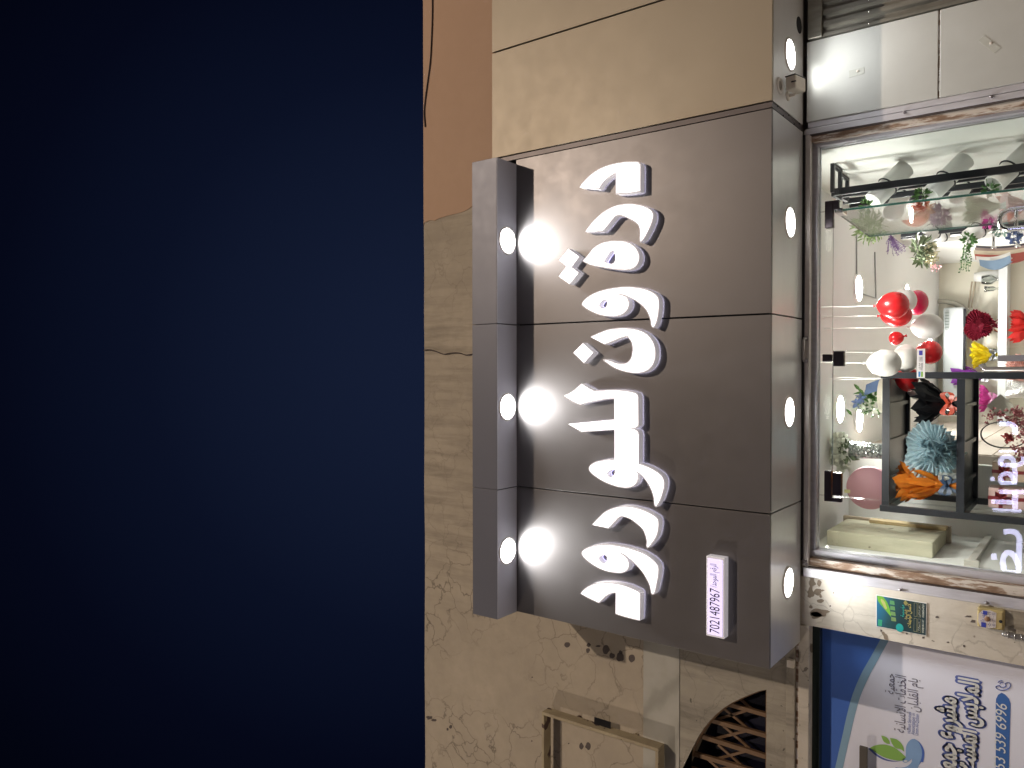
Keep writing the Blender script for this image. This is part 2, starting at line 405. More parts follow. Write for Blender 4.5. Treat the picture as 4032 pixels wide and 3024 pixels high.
# ------------------------------------------------------------------ building
bld = thing('shop_building', 'plastered one storey shop building with cracked brown wall, arched window and plaster pillar', 'building', (0, YW, 0))
arch_px = [(1462, 926), (1400, 938), (1320, 968), (1240, 1002), (1150, 1045), (1070, 1095), (1000, 1152), (935, 1220), (880, 1290), (830, 1368), (780, 1465), (740, 1560), (700, 1640)]
arch = [P(2400 + x * .4219, 2324 + y * .4219, YW) for x, y in arch_px]
zb = P(2400 + 1466 * .4219, 2324 + 1300 * .4219, YW).z
xa = arch[0].x
arch = [Vector((p.x, YW, p.z)) for p in arch]
topx = arch[-1].x - .35
arch += [Vector((arch[-1].x - .16, YW, arch[-1].z + .075)), Vector((topx, YW, arch[-1].z + .10))]
arch += [Vector((2 * topx - p.x, YW, p.z)) for p in arch[::-1][1:]]
xb = arch[-1].x
zm1, zm0 = 3.958, 3.707
b = MB()
D = Vector((0, .32, 0))
b.prism([(-6, YW, zm0), (6, YW, zm0), (6, YW, ZR - .012), (4, YW, ZR)] + [(x, YW, ZR + random.uniform(-.006, .004)) for x in [3.6 - .35 * i for i in range(26)]] + [(-6, YW, ZR)], D)
# around the arched opening
b.prism([(6, YW, zm0), (xa, YW, zm0)] + [(xa, YW, zb)] + [(xa, YW, 2.99), (6, YW, 2.99)], D)
b.prism([(xa, YW, zm0), (xb, YW, zm0)] + arch[::-1], D)
b.prism([(xb, YW, zm0), (-6, YW, zm0), (-6, YW, 2.99), (xb, YW, 2.99)], D)
b.box(xb, xa, YW, YW + .32, 2.99, zb)
b.build('wall', [m_wall], bld)
# grey lower band below the marble
b = MB(); D2 = Vector((0, .006, 0)); y0 = YW - .006
zl_ = P(2400 + 940 * .4219, 2324 + 700 * .4219, YW).z
b.prism([(xa, y0, zm0), (-1.3, y0, zm0), (-1.3, y0, 2.985), (xa, y0, 2.985)][::-1], D2)
b.prism([(xa, y0, zm0)] + [Vector((p.x, y0, p.z)) for p in arch] + [(xb, y0, zm0)], D2)
b.box(xb, xa, y0, YW, 2.985, zb)
b.build('lower_wall', m_grey, bld)
b = MB(); b.box(-6, -1.35, YW - .012, YW, zm0, zm1); b.build('marble_band', m_marble, bld, bevel=.002)
# smooth repainted peach area at the right, ragged edge
ed = [(1665, 884), (1672, 876), (1690, 868), (1712, 872), (1730, 862), (1760, 850), (1790, 842), (1815, 838), (1835, 826), (1860, 812), (1900, 800), (2000, 760)]
pts = [P(x + random.uniform(-3, 3), y + random.uniform(-4, 4), YW - .005) for x, y in ed]
b = MB(); b.prism([(p.x, YW - .005, min(p.z, ZR - .004)) for p in pts] + [(pts[-1].x, YW - .005, 4.2), (6, YW - .005, 4.2), (6, YW - .005, ZR - .006)], (0, .004, 0))
b.build('painted_wall', m_peach, bld)
# plaster pillar between the shop and the neighbour
xp0, xp1 = -1.44, -1.165
b = MB(); b.box(xp0, xp1, YW, YW + .32, 0, 2.99); b.build('pillar', m_pillar, bld)
for x0_, x1_ in ((xp1, -1.066), (1.306, 1.38)):
    b = MB(); b.box(x0_, x1_, YW + .07, YW + .3, 0, 2.93); b.build('reveal', m_lump, bld)
# trim strips under the arched window
z = [P(2400 + x * .4219, 2324 + 1200 * .4219, YW).z for x in (1660, 1742, 1770, 1868)]
b = MB(); b.box(-6, -1.452, YW - .03, YW - .007, z[1], z[0]); b.build('window_ledge', m_grey, bld, bevel=.004)
b = MB(); b.box(-6, -1.452, YW - .012, YW - .001, z[2] + .002, z[1] - .002); b.build('rust_stain_strip', m_rust, bld)
b = MB(); b.box(-6, -1.442, YW - .02, YW + .05, z[3], z[2]); b.build('lintel', m_pillar, bld, bevel=.004)
b = MB(); q = P(2400 + 1700 * .4219, 2324 + 675 * .4219, YW - .03); b.box(q.x - .022, q.x + .022, YW - .06, YW - .03, q.z - .02, q.z + .02)
b.build('clip', m_ivory, bld, bevel=.003)
def chip(x, y, rx, ry, Y, mat, amp=.3):
    pts = spline([(x + rx * math.cos(i * .6981) * random.uniform(1 - amp, 1 + amp), y + ry * math.sin(i * .6981) * random.uniform(1 - amp, 1 + amp)) for i in range(9)], True, 3)
    w = [P(q.x, q.y, Y) for q in pts]; k = MB(); k.prism([(q.x, Y, q.z) for q in w], (0, .0015, 0)); k.build('paint_chip', mat, bld)
m_chip = M('dark_chip', (.12, .10, .095), .9, 0, .3, 30); m_chipb = M('brown_chip', (.25, .20, .155), .9, 0, .35, 30, .3, 80)
for x, y, rx, ry in ((1405, 510, 22, 25), (1605, 510, 22, 18), (1600, 560, 20, 22), (1770, 557, 32, 38), (1825, 614, 34, 28), (1905, 580, 16, 17), (1898, 628, 34, 36), (2015, 635, 28, 40), (1695, 522, 20, 8), (120, 1190, 26, 18), (160, 1214, 26, 12), (288, 1300, 10, 14), (320, 1275, 14, 16), (1535, 1455, 22, 26), (1600, 1450, 22, 34), (1420, 1430, 7, 6), (1075, 1408, 6, 6), (1078, 812, 7, 7)):
    chip(1640 + x * .4219, 2324 + y * .4219, rx * .4219, ry * .4219, YW - .0012, m_chip)
for x, y, rx, ry in ((1690, 960, 75, 70), (1740, 1040, 30, 40), (1740, 1135, 90, 36), (1740, 1400, 190, 95), (1640, 1440, 120, 60), (1720, 770, 50, 60), (1790, 920, 30, 22), (1945, 1247, 14, 10), (2010, 970, 12, 14)):
    chip(2900 + x * .1899, 2150 + y * .1899, rx * .1899, ry * .1899, YW - .0012, m_chipb if rx > 20 else m_chip, .35)
for x, y, rx, ry in ((400, 148, 8, 8), (875, 378, 9, 12), (1115, 405, 10, 7), (1268, 443, 12, 10), (1400, 252, 16, 12), (1498, 487, 10, 8), (1650, 522, 12, 10), (1735, 290, 26, 16), (1690, 245, 30, 9)):
    p_ = c5(x, y); chip(p_[0], p_[1], rx * .4219, ry * .4219, YW - .0012, m_chip, .35)
# arched window: dark pane, brown grille
aw = MB(); aw.prism([Vector((p.x, YW + .15, p.z)) for p in arch], (0, .01, 0))
awo = aw.build('arched_window', M('dark_pane', (.012, .013, .03), .25, 0, .6, 2), bld)
m_bar = M('brown_bar', (.21, .125, .068), .55, .1, .3, 14)
def Q(x, y, Y): return P(2400 + x * .4219, 2324 + y * .4219, Y)
for a, c_, w in (((1090, 1055), (1458, 1160), .012), ((930, 1205), (1458, 1352), .0125), ((830, 1350), (1462, 1550), .013), ((780, 1520), (1462, 1722), .013),
                 ((690, 1640), (1462, 1880), .013)):
    p, q = Q(*a, YW + .06), Q(*c_, YW + .06); q.z = zb - .01
    k = MB(); d = (q - p); k.obox((p + q) / 2, d / 2, Vector((0, .012, 0)), d.cross(Vector((0, 1, 0))).normalized() * w); k.build('grille_bar', m_bar, awo)
for a, c_ in (((1215, 1010), (1330, 1110)), ((1060, 1095), (1290, 1285)), ((1000, 1205), (1290, 1118)), ((1035, 1240), (1310, 1475)), ((985, 1385), (1275, 1312)),
              ((1015, 1440), (1270, 1665)), ((995, 1575), (1275, 1500)), ((900, 1560), (1180, 1800)), ((880, 1700), (1180, 1640))):
    p, q = Q(*a, YW + .08), Q(*c_, YW + .08); k = MB(); d = (q - p)
    k.obox((p + q) / 2, d / 2, Vector((0, .006, 0)), d.cross(Vector((0, 1, 0))).normalized() * .0075); k.build('grille_brace', m_bar, awo)
k = MB(); k.tube([Vector((p.x, YW + .03, p.z)) for p in arch], .012, 6); k.tube([(xa, YW + .03, zb + .006), (xb, YW + .03, zb + .006)], .01, 6); k.build('window_frame', m_bar, awo)
# room shell behind the glass
XD = -.62                            # deeper left wall, behind the stub partition
b = MB(); b.box(XR, XR + .1, YG + .06, YB + .1, 0, 3.4); b.build('room_wall', m_room, bld)
b = MB(); b.box(XL - .1, XL, YG + .06, 6.5, 0, 3.4); b.build('room_wall', m_room, bld)
b = MB(); b.box(XL - .1, XD - .06, 6.5, 6.58, 0, 3.4); b.build('partition', m_room, bld)
b = MB(); b.box(XD - .08, XD, 6.582, YB + .1, 0, 3.4)
for i in range(9): b.box(XD, XD + .008, 6.6, YB, 1.2 + .21 * i, 1.2 + .21 * i + .2)
b.build('grooved_wall', M('grooved_boards', (.62, .54, .47), .6, 0, .15, 4, sc=(1, .4, 4)), bld)
b = MB(); b.box(XD, XR, YB, YB + .1, 0, 3.4); b.build('back_wall', m_room2, bld)
b = MB(); b.box(XL - .1, XR + .1, YW + .12, YB + .1, ZC, ZC + .1); b.box(XL - .1, XR + .1, YG + .02, YG + .06, 2.93, ZC); b.build('room_ceiling', m_ceil, bld)
b = MB(); b.box(XL - .1, XR + .1, YW, YB + .1, -.1, .02); b.build('room_floor', m_floor, bld)
b = MB(); b.box(XR - .045, XR, 8.5, 8.62, .02, ZC); b.build('wall_trim', m_ceil, bld)
b = MB(); b.box(-6, 6, YB + .12, YB + .2, 0, ZR - .2); b.box(-6, 6, YW + .34, YB + .2, ZR - .5, ZR - .3); b.build('outer_shell', m_grey, bld)
# ------------------------------------------------------------------ sign fascia with lit ledge
fas = thing('sign_fascia', 'dark grey metal sign box with a spotlit ledge and white Arabic letters', 'shop sign', (-.1, YW, ZS))
jx = [-1.538, -.737, .29, 1.335]
for i in range(3):
    x0, x1 = jx[i] + (.004 if i else 0), jx[i + 1] - (.004 if i < 2 else 0)
    k = MB(); k.box(x0, x1, YS, YS + .02, ZS, ZL); k.build('front_panel', m_acp, fas, bevel=.0015)
    k = MB(); k.box(x0, x1, YS + .021, YW - .02, ZS, ZS + .018); k.build('soffit_panel', m_soff, fas)
jl = [-1.541, -.737, .29, 1.309]
for i in range(3):
    x0, x1 = jl[i] + (.0015 if i else 0), jl[i + 1] - (.0015 if i < 2 else 0)
    k = MB(); k.box(x0, x1, YL, YW, ZL, ZT); k.build('ledge', m_ledge, fas, bevel=.0015)
    k = MB(); k.box(x0 + .002, x1 - .002, YL + .002, YS - .001, ZL - .0028, ZL - .0002); k.build('ledge_underside_tint', m_lsoff, fas)  # thin sheet added under the ledge to carry the painted bounce light
k = MB(); k.box(-1.536, -1.53, YS + .021, YW, ZS + .019, ZL - .001); k.build('end_panel', m_acp, fas)
k = MB(); k.box(-1.52, 1.33, YS + .025, YS + .06, ZS + .03, ZL - .01); k.box(-1.52, 1.33, YS + .06, YW - .01, ZS + .03, ZS + .06); k.build('backing', m_dark, fas)
k = MB(); k.box(1.341, 1.368, YS + .004, YS + .02, ZS, ZT); k.box(1.341, 1.368, YS + .021, YW - .02, ZS + .002, ZS + .018); k.build('joint_strip', m_trim, fas)
for i in range(5):
    k = MB(); k.lathe([(.0, -.003), (.004, -.002), (.004, .004)], (1.343 if i % 2 else 1.367, YS + .09 + i * .09, ZS + .001), (0, 0, 1), 8); k.build('rivet', m_dark, fas)
# tan fascia of the next bay
tanf = thing('tan_fascia', 'plain tan metal fascia panels continuing right of the grey sign', 'cladding', (2.2, YW, ZS))
for x0, x1 in ((1.375, 2.048), (2.058, 3.3)):
    k = MB(); k.box(x0, x1, YS, YS + .02, ZS, ZT - .002); k.build('front_panel', m_tan, tanf, bevel=.0015)
k = MB(); k.box(1.376, 3.3, YS + .021, YW - .02, ZS, ZS + .018); k.build('soffit_panel', m_tsoff, tanf)
k = MB(); k.box(1.34, 3.3, YS + .025, YW - .01, ZS + .03, ZT - .01); k.build('backing', m_dark, tanf)
q = PZ(3146, 99, ZS); k = MB(); k.lathe([(.045, 0), (.045, .003)], (q.x, q.y, ZS - .002), (0, 0, 1), 20); k.build('cable_hole', m_dark, tanf)
# downlights
def downlight(x, y, z, label):
    t = thing('recessed_downlight', label, 'downlight', (x, y, z), 'round recessed downlights under the sign and its ledge')
    k = MB(); k.lathe([(.076, -.004), (.079, -.008), (.086, -.006), (.091, 0), (.091, .001)], (x, y, z), (0, 0, 1), 32, caps=False); k.build('trim_ring', m_ring, t)
    k = MB(); k.lathe([(.0, -.004), (.077, -.004)], (x, y, z), (0, 0, 1), 32, caps=False, smooth=False)
    o = k.build('lens', m_lens, t); return t
lp = [PZ(*p, ZS) for p in ((3110, 215), (3108, 875), (3110, 1622), (3103, 2293))]
lbl = ['lit round downlight in the pale soffit beside the security camera', 'lit downlight in the grey soffit, above the open glass door leaf',
       'lit downlight in the grey soffit, above the black display shelf', 'lit downlight in the grey soffit, above the plaster pillar with the poster']
d0 = downlight(lp[0].x, lp[0].y, ZS, lbl[0])
for p, l in zip(lp[1:], lbl[1:]): dup(d0, (p.x, 4.29, ZS), l)
for ch in d0.children:
    if ch.name.startswith('lens'): ch.data = ch.data.copy(); ch.data.materials[0] = m_lens_w
for px_, l in (((1997, 948), 'lit ledge spotlight nearest the tan panels, shining down on the sign'), ((2000, 1602), 'lit ledge spotlight in the middle of the three above the letters'),
               ((1998, 2168), 'lit ledge spotlight nearest the cracked brown wall, shining down on the sign')):
    p = PZ(*px_, ZL); dl = dup(d0, (p.x, 3.905, ZL), l)
    for ch in dl.children:
        if ch.name.startswith('lens'): ch.data = ch.data.copy(); ch.data.materials[0] = m_lens_l
def beam(x, y, z, w):
    o = light('downlight_beam', 'AREA', (x, y, z - .012), w, (1., .985, .945), shape='DISK', size=.14, spread=rad(137))
    return o
for i, p in enumerate(lp): beam(p.x if i else lp[0].x, p.y if not i else 4.29, ZS, 1.9 if i == 0 else 3.7)
for px_ in ((1997, 948), (2000, 1602), (1998, 2168)): p = PZ(*px_, ZL); beam(p.x, 3.905, ZL, 7.0)
# ------------------------------------------------------------------ big channel letters
YF = 3.945                           # letter faces
def Lp(lst, off): return [((2150 + q[0] * .2441, off + q[1] * .2441) + tuple(q[2:])) for q in lst]
LET = [
 ('hooked letter dal, first at the right end of the sign', [(600, [(550,558,1),(600,490),(720,370),(880,265),(1060,200),(1250,165),(1400,158),(1480,164),(1515,200,1),(1515,620,1),(1330,648),(1130,660,1),(1128,320,1),(1030,380),(940,450),(885,520),(850,578,1)])], None),
 ('tailed letter ra just right of the letter with two joined dots', [(600, [(640,1278,1),(700,1195),(800,1080),(950,955),(1120,870),(1330,838),(1500,855),(1620,895),(1695,950),(1718,1010),(1700,1120),(1640,1260),(1570,1390),(1520,1440,1),(1516,1390),(1520,1290),(1500,1180),(1430,1110),(1330,1055),(1250,1020),(1180,1005),(1120,1020),(1060,1080),(980,1180),(905,1262,1)])], None),
 ('round letter with two joined diamond dots above it', [(900, [(600,522,1),(680,430),(760,330),(880,250),(1020,212),(1150,207),(1300,225),(1410,290),(1475,380),(1495,460),(1480,540),(1430,610),(1340,650),(1200,655),(1030,635),(850,605),(720,575)]),
    ('dot', 900, [(360,335,1),(525,455,1),(403,625,1),(520,710,1),(378,890,1),(208,768,1),(335,612,1),(218,508,1)])], (900, [(935,535,1),(1000,430),(1075,357),(1110,410),(1120,490),(1095,550),(1040,570)])),
 ('looped letter waw crossing the panel joint below the right spotlight', [(900, [(585,1215),(640,1140),(760,1060),(920,1000),(1130,960),(1320,948),(1500,965),(1640,1000),(1750,1060),(1800,1120),(1812,1180),(1810,1300),(1790,1440),(1755,1550),(1728,1590,1),(1705,1560),(1690,1470),(1640,1340),(1560,1240),(1440,1150),(1300,1080),(1230,1060),(1140,1058,1),(1230,1080),(1290,1110),(1320,1160),(1330,1220),(1310,1290),(1260,1350),(1170,1395),(1050,1405),(920,1395),(790,1355),(680,1300),(610,1250)])], (900, [(855,1235,1),(890,1180),(950,1152),(985,1180),(980,1240),(945,1285),(900,1285)])),
 ('bowl shaped letter nun with a single diamond dot', [(1250, [(725,315,1),(850,260),(1000,205),(1150,182),(1300,180),(1450,200),(1580,250),(1680,340),(1735,440),(1755,560),(1745,680),(1700,780),(1620,850),(1500,885),(1380,885),(1220,850),(1080,790),(990,730),(925,682,1),(1010,700),(1110,740),(1210,752),(1300,740),(1370,670),(1398,570),(1398,450),(1370,370),(1310,293,1),(1200,320),(1080,370),(940,425,1)]),
    ('dot', 1250, [(595,420,1),(755,568,1),(610,728,1),(445,570,1)])], None),
 ('joined letters with two tall strokes and a loop, mid sign', [(1470, [(300,362,1),(370,335),(440,290),(570,178,1),(770,292,1),(920,282),(1100,275),(1280,290),(1400,312),(1460,340),(1480,385,1),(1485,835,1),(1440,872),(1350,890,1),(1430,910),(1475,945),(1490,995,1),(1488,1462,1),(1620,1507),(1740,1567),(1850,1647),(1895,1737),(1895,1827),(1870,1937),(1820,2067),(1770,2147,1),(1755,2120),(1740,1997),(1690,1847),(1610,1717),(1530,1627),(1460,1579,1),(1478,1637),(1470,1717),(1430,1787),(1350,1832),(1240,1837),(1090,1802),(930,1737),(800,1657),(720,1587),(698,1537),(720,1487),(800,1437),(930,1409),(1108,1397,1),(1108,905,1),(570,935,1),(360,818,1),(1108,748,1),(1105,400,1),(1000,403),(880,420),(760,445),(650,467),(555,497,1),(440,450)])], (1470, [(1108,1547,1),(1110,1597),(1090,1647),(1048,1682,1),(1000,1647),(990,1607),(1040,1567)])),
 ('tailed letter ra left of the long joined word part', [(1750, [(750,1295,1),(850,1190),(960,1090),(1100,1030),(1250,1005),(1400,1020),(1560,1065),(1700,1130),(1790,1200),(1808,1280),(1800,1370),(1770,1480),(1700,1590),(1635,1662,1),(1625,1632),(1630,1570),(1610,1470),(1560,1360),(1450,1260),(1350,1190),(1240,1155),(1180,1165),(1100,1240),(1000,1345,1)])], None),
 ('looped letter waw above the number plate, next to the last letter', [(2080, [(582,410),(620,350),(720,305),(870,278),(1020,275),(1200,300),(1400,350),(1560,410),(1690,490),(1780,580),(1806,650),(1800,760),(1775,900),(1745,1030),(1722,1062,1),(1702,1040),(1680,930),(1630,820),(1550,690),(1430,560),(1330,470),(1230,405),(1135,378,1),(1220,420),(1290,480),(1325,550),(1325,620),(1290,680),(1220,710),(1130,710),(1000,690),(860,640),(740,570),(640,490)])], (2080, [(853,490),(880,450),(930,428),(975,450),(985,495),(965,545),(930,567),(890,540)])),
 ('hooked letter dal, last at the left end of the sign', [(2080, [(565,1050,1),(640,975),(740,920),(870,893),(1000,890),(1150,905),(1300,945),(1430,1000),(1490,1030),(1510,1060,1),(1508,1480,1),(1380,1450),(1250,1415),(1125,1375,1),(1128,1030,1),(1050,1040),(980,1075),(910,1130),(850,1195,1),(700,1125)])], None)]
m_face = emis('lit_acrylic', (.97, .955, 1.), 3.2)
m_side = M('letter_side', (.80, .78, .78), .45, .0, .10, 20, emit=(.90, .87, 1.), es=.22)  # faint emission painted in so the sides look lit
m_leak = emis('letter_backlight', (.36, .32, 1.), 1.6)
from mathutils.geometry import tessellate_polygon
def flat(lst, off, Y): return [P(q.x, q.y, Y) for q in spline(Lp(lst, off))]
def inset(pts, d):
    n = len(pts); A = sum(pts[i].x * pts[(i + 1) % n].z - pts[(i + 1) % n].x * pts[i].z for i in range(n)); sg = 1 if A > 0 else -1
    out = []
    for i in range(n):
        t1 = (pts[i] - pts[i - 1]); t2 = (pts[(i + 1) % n] - pts[i]); t = (t1.normalized() + t2.normalized())
        if t.length < 1e-5: t = t2
        t.normalize(); nrm = Vector((-t.z, 0, t.x)) * sg; out.append(pts[i] + nrm * d)
    return out
def solid(face_loops, Y0, Y1, fm, sm_, parent, nm):
    tri = tessellate_polygon(face_loops); allp = [q for L in face_loops for q in L]
    k = MB(); sides = MB()
    k.add([Vector((q.x, Y0 + .0012, q.z)) for q in allp], [list(t) if (allp[t[1]] - allp[t[0]]).cross(allp[t[2]] - allp[t[0]]).y < 0 else list(t)[::-1] for t in tri])
    for L in face_loops:
        n = len(L); o = inset(L, -.005) if L is face_loops[0] else inset(L, .0) if False else inset(L, -.003)
        a = [Vector((q.x, Y0, q.z)) for q in o]; bb = [Vector((q.x, Y1, q.z)) for q in o]; f = [Vector((q.x, Y0 + .0004, q.z)) for q in inset(L, .002)]
        sides.add(a + bb, [(i, (i + 1) % n, (i + 1) % n + n, i + n) for i in range(n)]); sides.add(f + a, [(i, (i + 1) % n, (i + 1) % n + n, i + n) for i in range(n)])
        sides.add(bb, [list(range(n))]) if False else None
    k.build(nm, fm, parent); return sides
for lab, parts, hole in LET:
    loops = []; first = None; dots = []
    for it in parts:
        if it[0] == 'dot': dots.append(flat(it[2], it[1], YF))
        else: first = flat(it[1], it[0], YF)
    loops = [first] + ([flat(hole[1], hole[0], YF)] if hole else [])
    cen = sum(first, Vector()) / len(first)
    t = thing('sign_letter', 'glowing white ' + lab, 'sign letter', (cen.x, YS, cen.z), 'glowing white letters of the shop sign')
    solid(loops, YF, YS - .006, m_face, m_side, t, 'face').build('side', m_side, t)
    bk = MB(); tri = tessellate_polygon(loops); allp = [q for L in loops for q in L]
    bk.add([Vector((q.x, YS - .0055, q.z)) for q in allp], [list(x) for x in tri]); bk.build('back', m_leak, t)
    for d in dots:
        sd = solid([d], YF, YS - .006, m_face, m_side, t, 'dot'); dob = sd.build('dot_side', m_side, t)
# number plate
pf = [P(2700 + x * .2412, 2150 + y * .2412, 3.94) for x, y in ((330, 162), (628, 195), (634, 1520), (338, 1465))]
x1 = (pf[0].x + pf[1].x) / 2; x0 = (pf[2].x + pf[3].x) / 2; z1 = (pf[0].z + pf[3].z) / 2; z0 = (pf[1].z + pf[2].z) / 2
npl = thing('number_sign', 'small backlit lavender plate with the number 7021487967 on the grey sign', 'number plate', ((x0 + x1) / 2, YS, (z0 + z1) / 2))
k = MB(); k.box(x0, x1, 3.94, YS - .004, z0, z1); k.build('casing', m_side, npl, bevel=.003)
k = MB(); k.box(x0 + .012, x1 - .012, 3.936, 3.941, z0 + .01, z1 - .01); k.build('lit_face', emis('lit_lavender', (.66, .55, .98), .95), npl)
k = MB(); zz = z0 + (z1 - z0) * .30; h = (z1 - z0) * .79
W_ = x1 - x0
xm = P(2700 + 490 * .2412, 2150 + 660 * .2412, 3.935).x
textmb(k, '7021487967', (x0 + .05 * W_, 3.9358, zz - .006), (xm - .012, 3.9358, zz - .006), h)
textmb(k, 'الرقم الموحد/', (xm - .006, 3.9358, zz + .012), (x1 - .035, 3.9358, zz + .012), h * .62, True)
k.build('lettering', M('plate_ink', (.03, .02, .04), .6, 0, 0), npl)
# ------------------------------------------------------------------ white pilaster and corrugated shutter at the right
pil = thing('white_pilaster', 'white panelled pilaster right of the shop door with a dark joint', 'pilaster', (1.6, YW, 0))
zj = 2.29
for z0_, z1_ in ((zj + .004, 2.945), (0, zj - .004)):
    k = MB(); k.box(1.385, 1.828, YW - .022, YW, z0_, z1_); k.build('panel', m_white, pil, bevel=.003)
k = MB(); k.box(1.352, 1.384, YW - .015, YW, 0, 2.94); k.build('edge_trim', m_alu, pil, bevel=.003)
k = MB(); k.box(1.387, 1.826, YW - .012, YW - .001, zj - .004, zj + .004); k.build('joint', m_rust, pil)
m_tape = M('paper_tape', (.50, .52, .49), .7, 0, .1, 30)
for pts in (((575, 660), (715, 625), (720, 685), (578, 725)), ((1840, 330), (1995, 445), (1935, 497), (1785, 378))):
    w = [P(*c1(*p), YW - .0235) for p in pts]; k = MB(); k.prism([(q.x, YW - .0235, q.z) for q in w], (0, .0012, 0)); tp = k.build('tape_patch', m_tape, pil)
    c = sum(w, Vector()) / 4; k = MB(); k.lathe([(.0, -.0016), (.007, -.0013), (.0075, .0015)], (c.x + .004, YW - .0245, c.z - .006), (0, 1, 0), 9); k.build('screw_hole', m_rust, tp)
shu = thing('corrugated_shutter', 'folded corrugated metal shutter standing beside the white pilaster', 'shutter', (2.2, YW, 0))
k = MB(); prof = []
x = 1.834
for i in range(14):
    for dx, dy in ((0, 0), (.018, 0), (.027, .022), (.047, .022), (.056, 0)): prof.append((x + dx, YW - .03 + dy))
    x += .064
prof += [(x, YW), (1.834, YW)]
k.prism([(a, b, 0) for a, b in prof], (0, 0, 2.93)); k.build('ribbed_sheet', m_rib, shu)
for i in range(6): k = MB(); k.lathe([(.0, -.004), (.005, -.002), (.006, .001)], (1.843 + .064 * i, YW - .03, 2.62), (0, 1, 0), 8); k.build('rivet', m_chrome, shu)
k = MB(); k.box(1.834, 2.8, YW - .045, YW - .031, 2.86, 2.935); k.build('top_rail', m_rib, shu, bevel=.003)
# ------------------------------------------------------------------ shop front: frames, glass, doors
zf0, zf1 = P(3221, 1500, 4.63).z, P(3203, 1500, 4.63).z
gxR, gxL = 1.268, -1.022
sf = thing('glazed_entrance', 'frameless glass shop front in an aluminium frame with glass transom and side panes', 'shop entrance', (.1, YG, 0))
k = MB(); k.box(gxL, gxR, YG - .045, YG + .03, zf0, zf1 + .06); k.box(gxR, gxR + .034, YG - .045, YG + .03, 0, zf1 + .06); k.box(gxL - .04, gxL, YG - .045, YG + .03, 0, zf1 + .06)
k.build('frame', m_alu, sf, bevel=.003)
k = MB(); k.box(gxL - .05, gxR + .05, YG - .14, YG - .12, zf1 + .02, zf1 + .2); k.build('shutter_slot', m_dark, sf)
zd = 2.832; hx, cxx, lx = .902, .113, -.712
gm = [m_glass, m_gedge]
def pane(name, x0, x1, z0, z1, parent, y0=YG - .005, y1=YG + .005):
    k = MB()
    vs = [(x, y, z) for z in (z0, z1) for y in (y0, y1) for x in (x0, x1)]
    k.add(vs, [(0, 1, 5, 4), (2, 6, 7, 3)]); k.cur = 1; k.add(vs, [(0, 2, 3, 1), (4, 5, 7, 6), (0, 4, 6, 2), (1, 3, 7, 5)])
    return k.build(name, gm, parent)
gm0 = gm; gm = [glassmat('transom_glass', k=.1), m_gedge]
pane('transom', lx, hx, zd + .004, zf0, sf); gm = gm0
pane('side_pane', hx + .004, gxR, .02, zf0, sf)
pane('side_pane', gxL, lx - .004, .02, zf0, sf)
def patch(x0, x1, z0, z1, parent, nm='patch_fitting'):
    k = MB(); k.box(x0, x1, YG - .018, YG + .018, z0, z1); return k.build(nm, m_pat, parent, bevel=.003)
m_pat = M('dark_fitting', (.055, .045, .055), .25, .7, .2, 6)
p1, p2 = P(*c2(358, 420), YG), P(*c2(505, 470), YG); patch(.862, .958, zd + .003, p1.z, sf)
k = MB(); k.box(.905, .958, YG - .018, YG + .018, zd - .03, zd + .003); k.build('patch_fitting', m_pat, sf, bevel=.003)
a = P(*c2(430, 705), YG); k = MB(); k.box(a.x, .862, YG - .018, YG + .018, zd + .002, p1.z); k.build('patch_fitting', m_pat, sf, bevel=.003)
a, b_ = P(*c3(335, 462), YG), P(*c3(432, 530), YG); patch(b_.x, a.x, zd + .003, a.z, sf)
a, b_ = P(*c4(352, 242), YG), P(*c4(510, 540), YG); patch(b_.x, a.x, zd + .003, a.z, sf); patch(b_.x, lx - .008, b_.z, zd + .003, sf)
ld = thing('glass_door', 'closed glass door leaf with payment sticker, left of the open leaf', 'door', ((lx + cxx) / 2, YG, 0))
pane('leaf', lx, cxx, .03, zd, ld)
a, b_ = P(*c4(430, 260), YG), P(*c4(510, 460), YG); patch(lx + .004, a.x, b_.z, zd - .003, ld)
a, b_ = P(*c3(440, 462), YG), P(*c3(535, 530), YG); patch(cxx - .09, cxx - .004, b_.z, zd - .003, ld)
k = MB()
for yy in (YG - .05, YG + .05):
    k.tube([(.005 + .0, yy, 1.2), (.005, yy, 2.088), (.03, yy, 2.105)], .013, 10)
    k.box(.045, .075, yy - .006, yy + .006, 1.2, 2.03)
k.tube([(.005, YG - .05, 2.0), (.005, YG + .05, 2.0)], .009, 8)
k.build('handle', M('satin_steel', (.62, .62, .63), .22, .7, 0), ld)
# open leaf, swung inwards about its hinge
hp = Vector((hx, YG, 0)); fe = PZ(*c2(775, 790), zd); ang = math.atan2(fe.y - YG, fe.x - hx); Ld = .83
od = thing('glass_door', 'glass door leaf standing open into the shop beside the rack of white tubes', 'door', hp)
dv = Vector((math.cos(ang), math.sin(ang), 0)); nv = Vector((-dv.y, dv.x, 0))
k = MB(); vs = [hp + dv * s_ + nv * t_ + Vector((0, 0, z_)) for z_ in (.03, zd) for t_ in (-.005, .005) for s_ in (.01, Ld)]
m_glass2 = glassmat('door_glass', (.96, .975, .965), .55)
k.add(vs, [(0, 1, 5, 4), (2, 6, 7, 3)]); k.cur = 1; k.add(vs, [(0, 2, 3, 1), (4, 5, 7, 6), (0, 4, 6, 2), (1, 3, 7, 5)]); k.build('leaf', [m_glass2, m_gedge], od)
k = MB(); k.obox(hp + dv * .05 + Vector((0, 0, zd - .025)), dv * .045, nv * .014, Vector((0, 0, .02))); k.build('patch_fitting', m_chrome, od, bevel=.003)
k = MB()
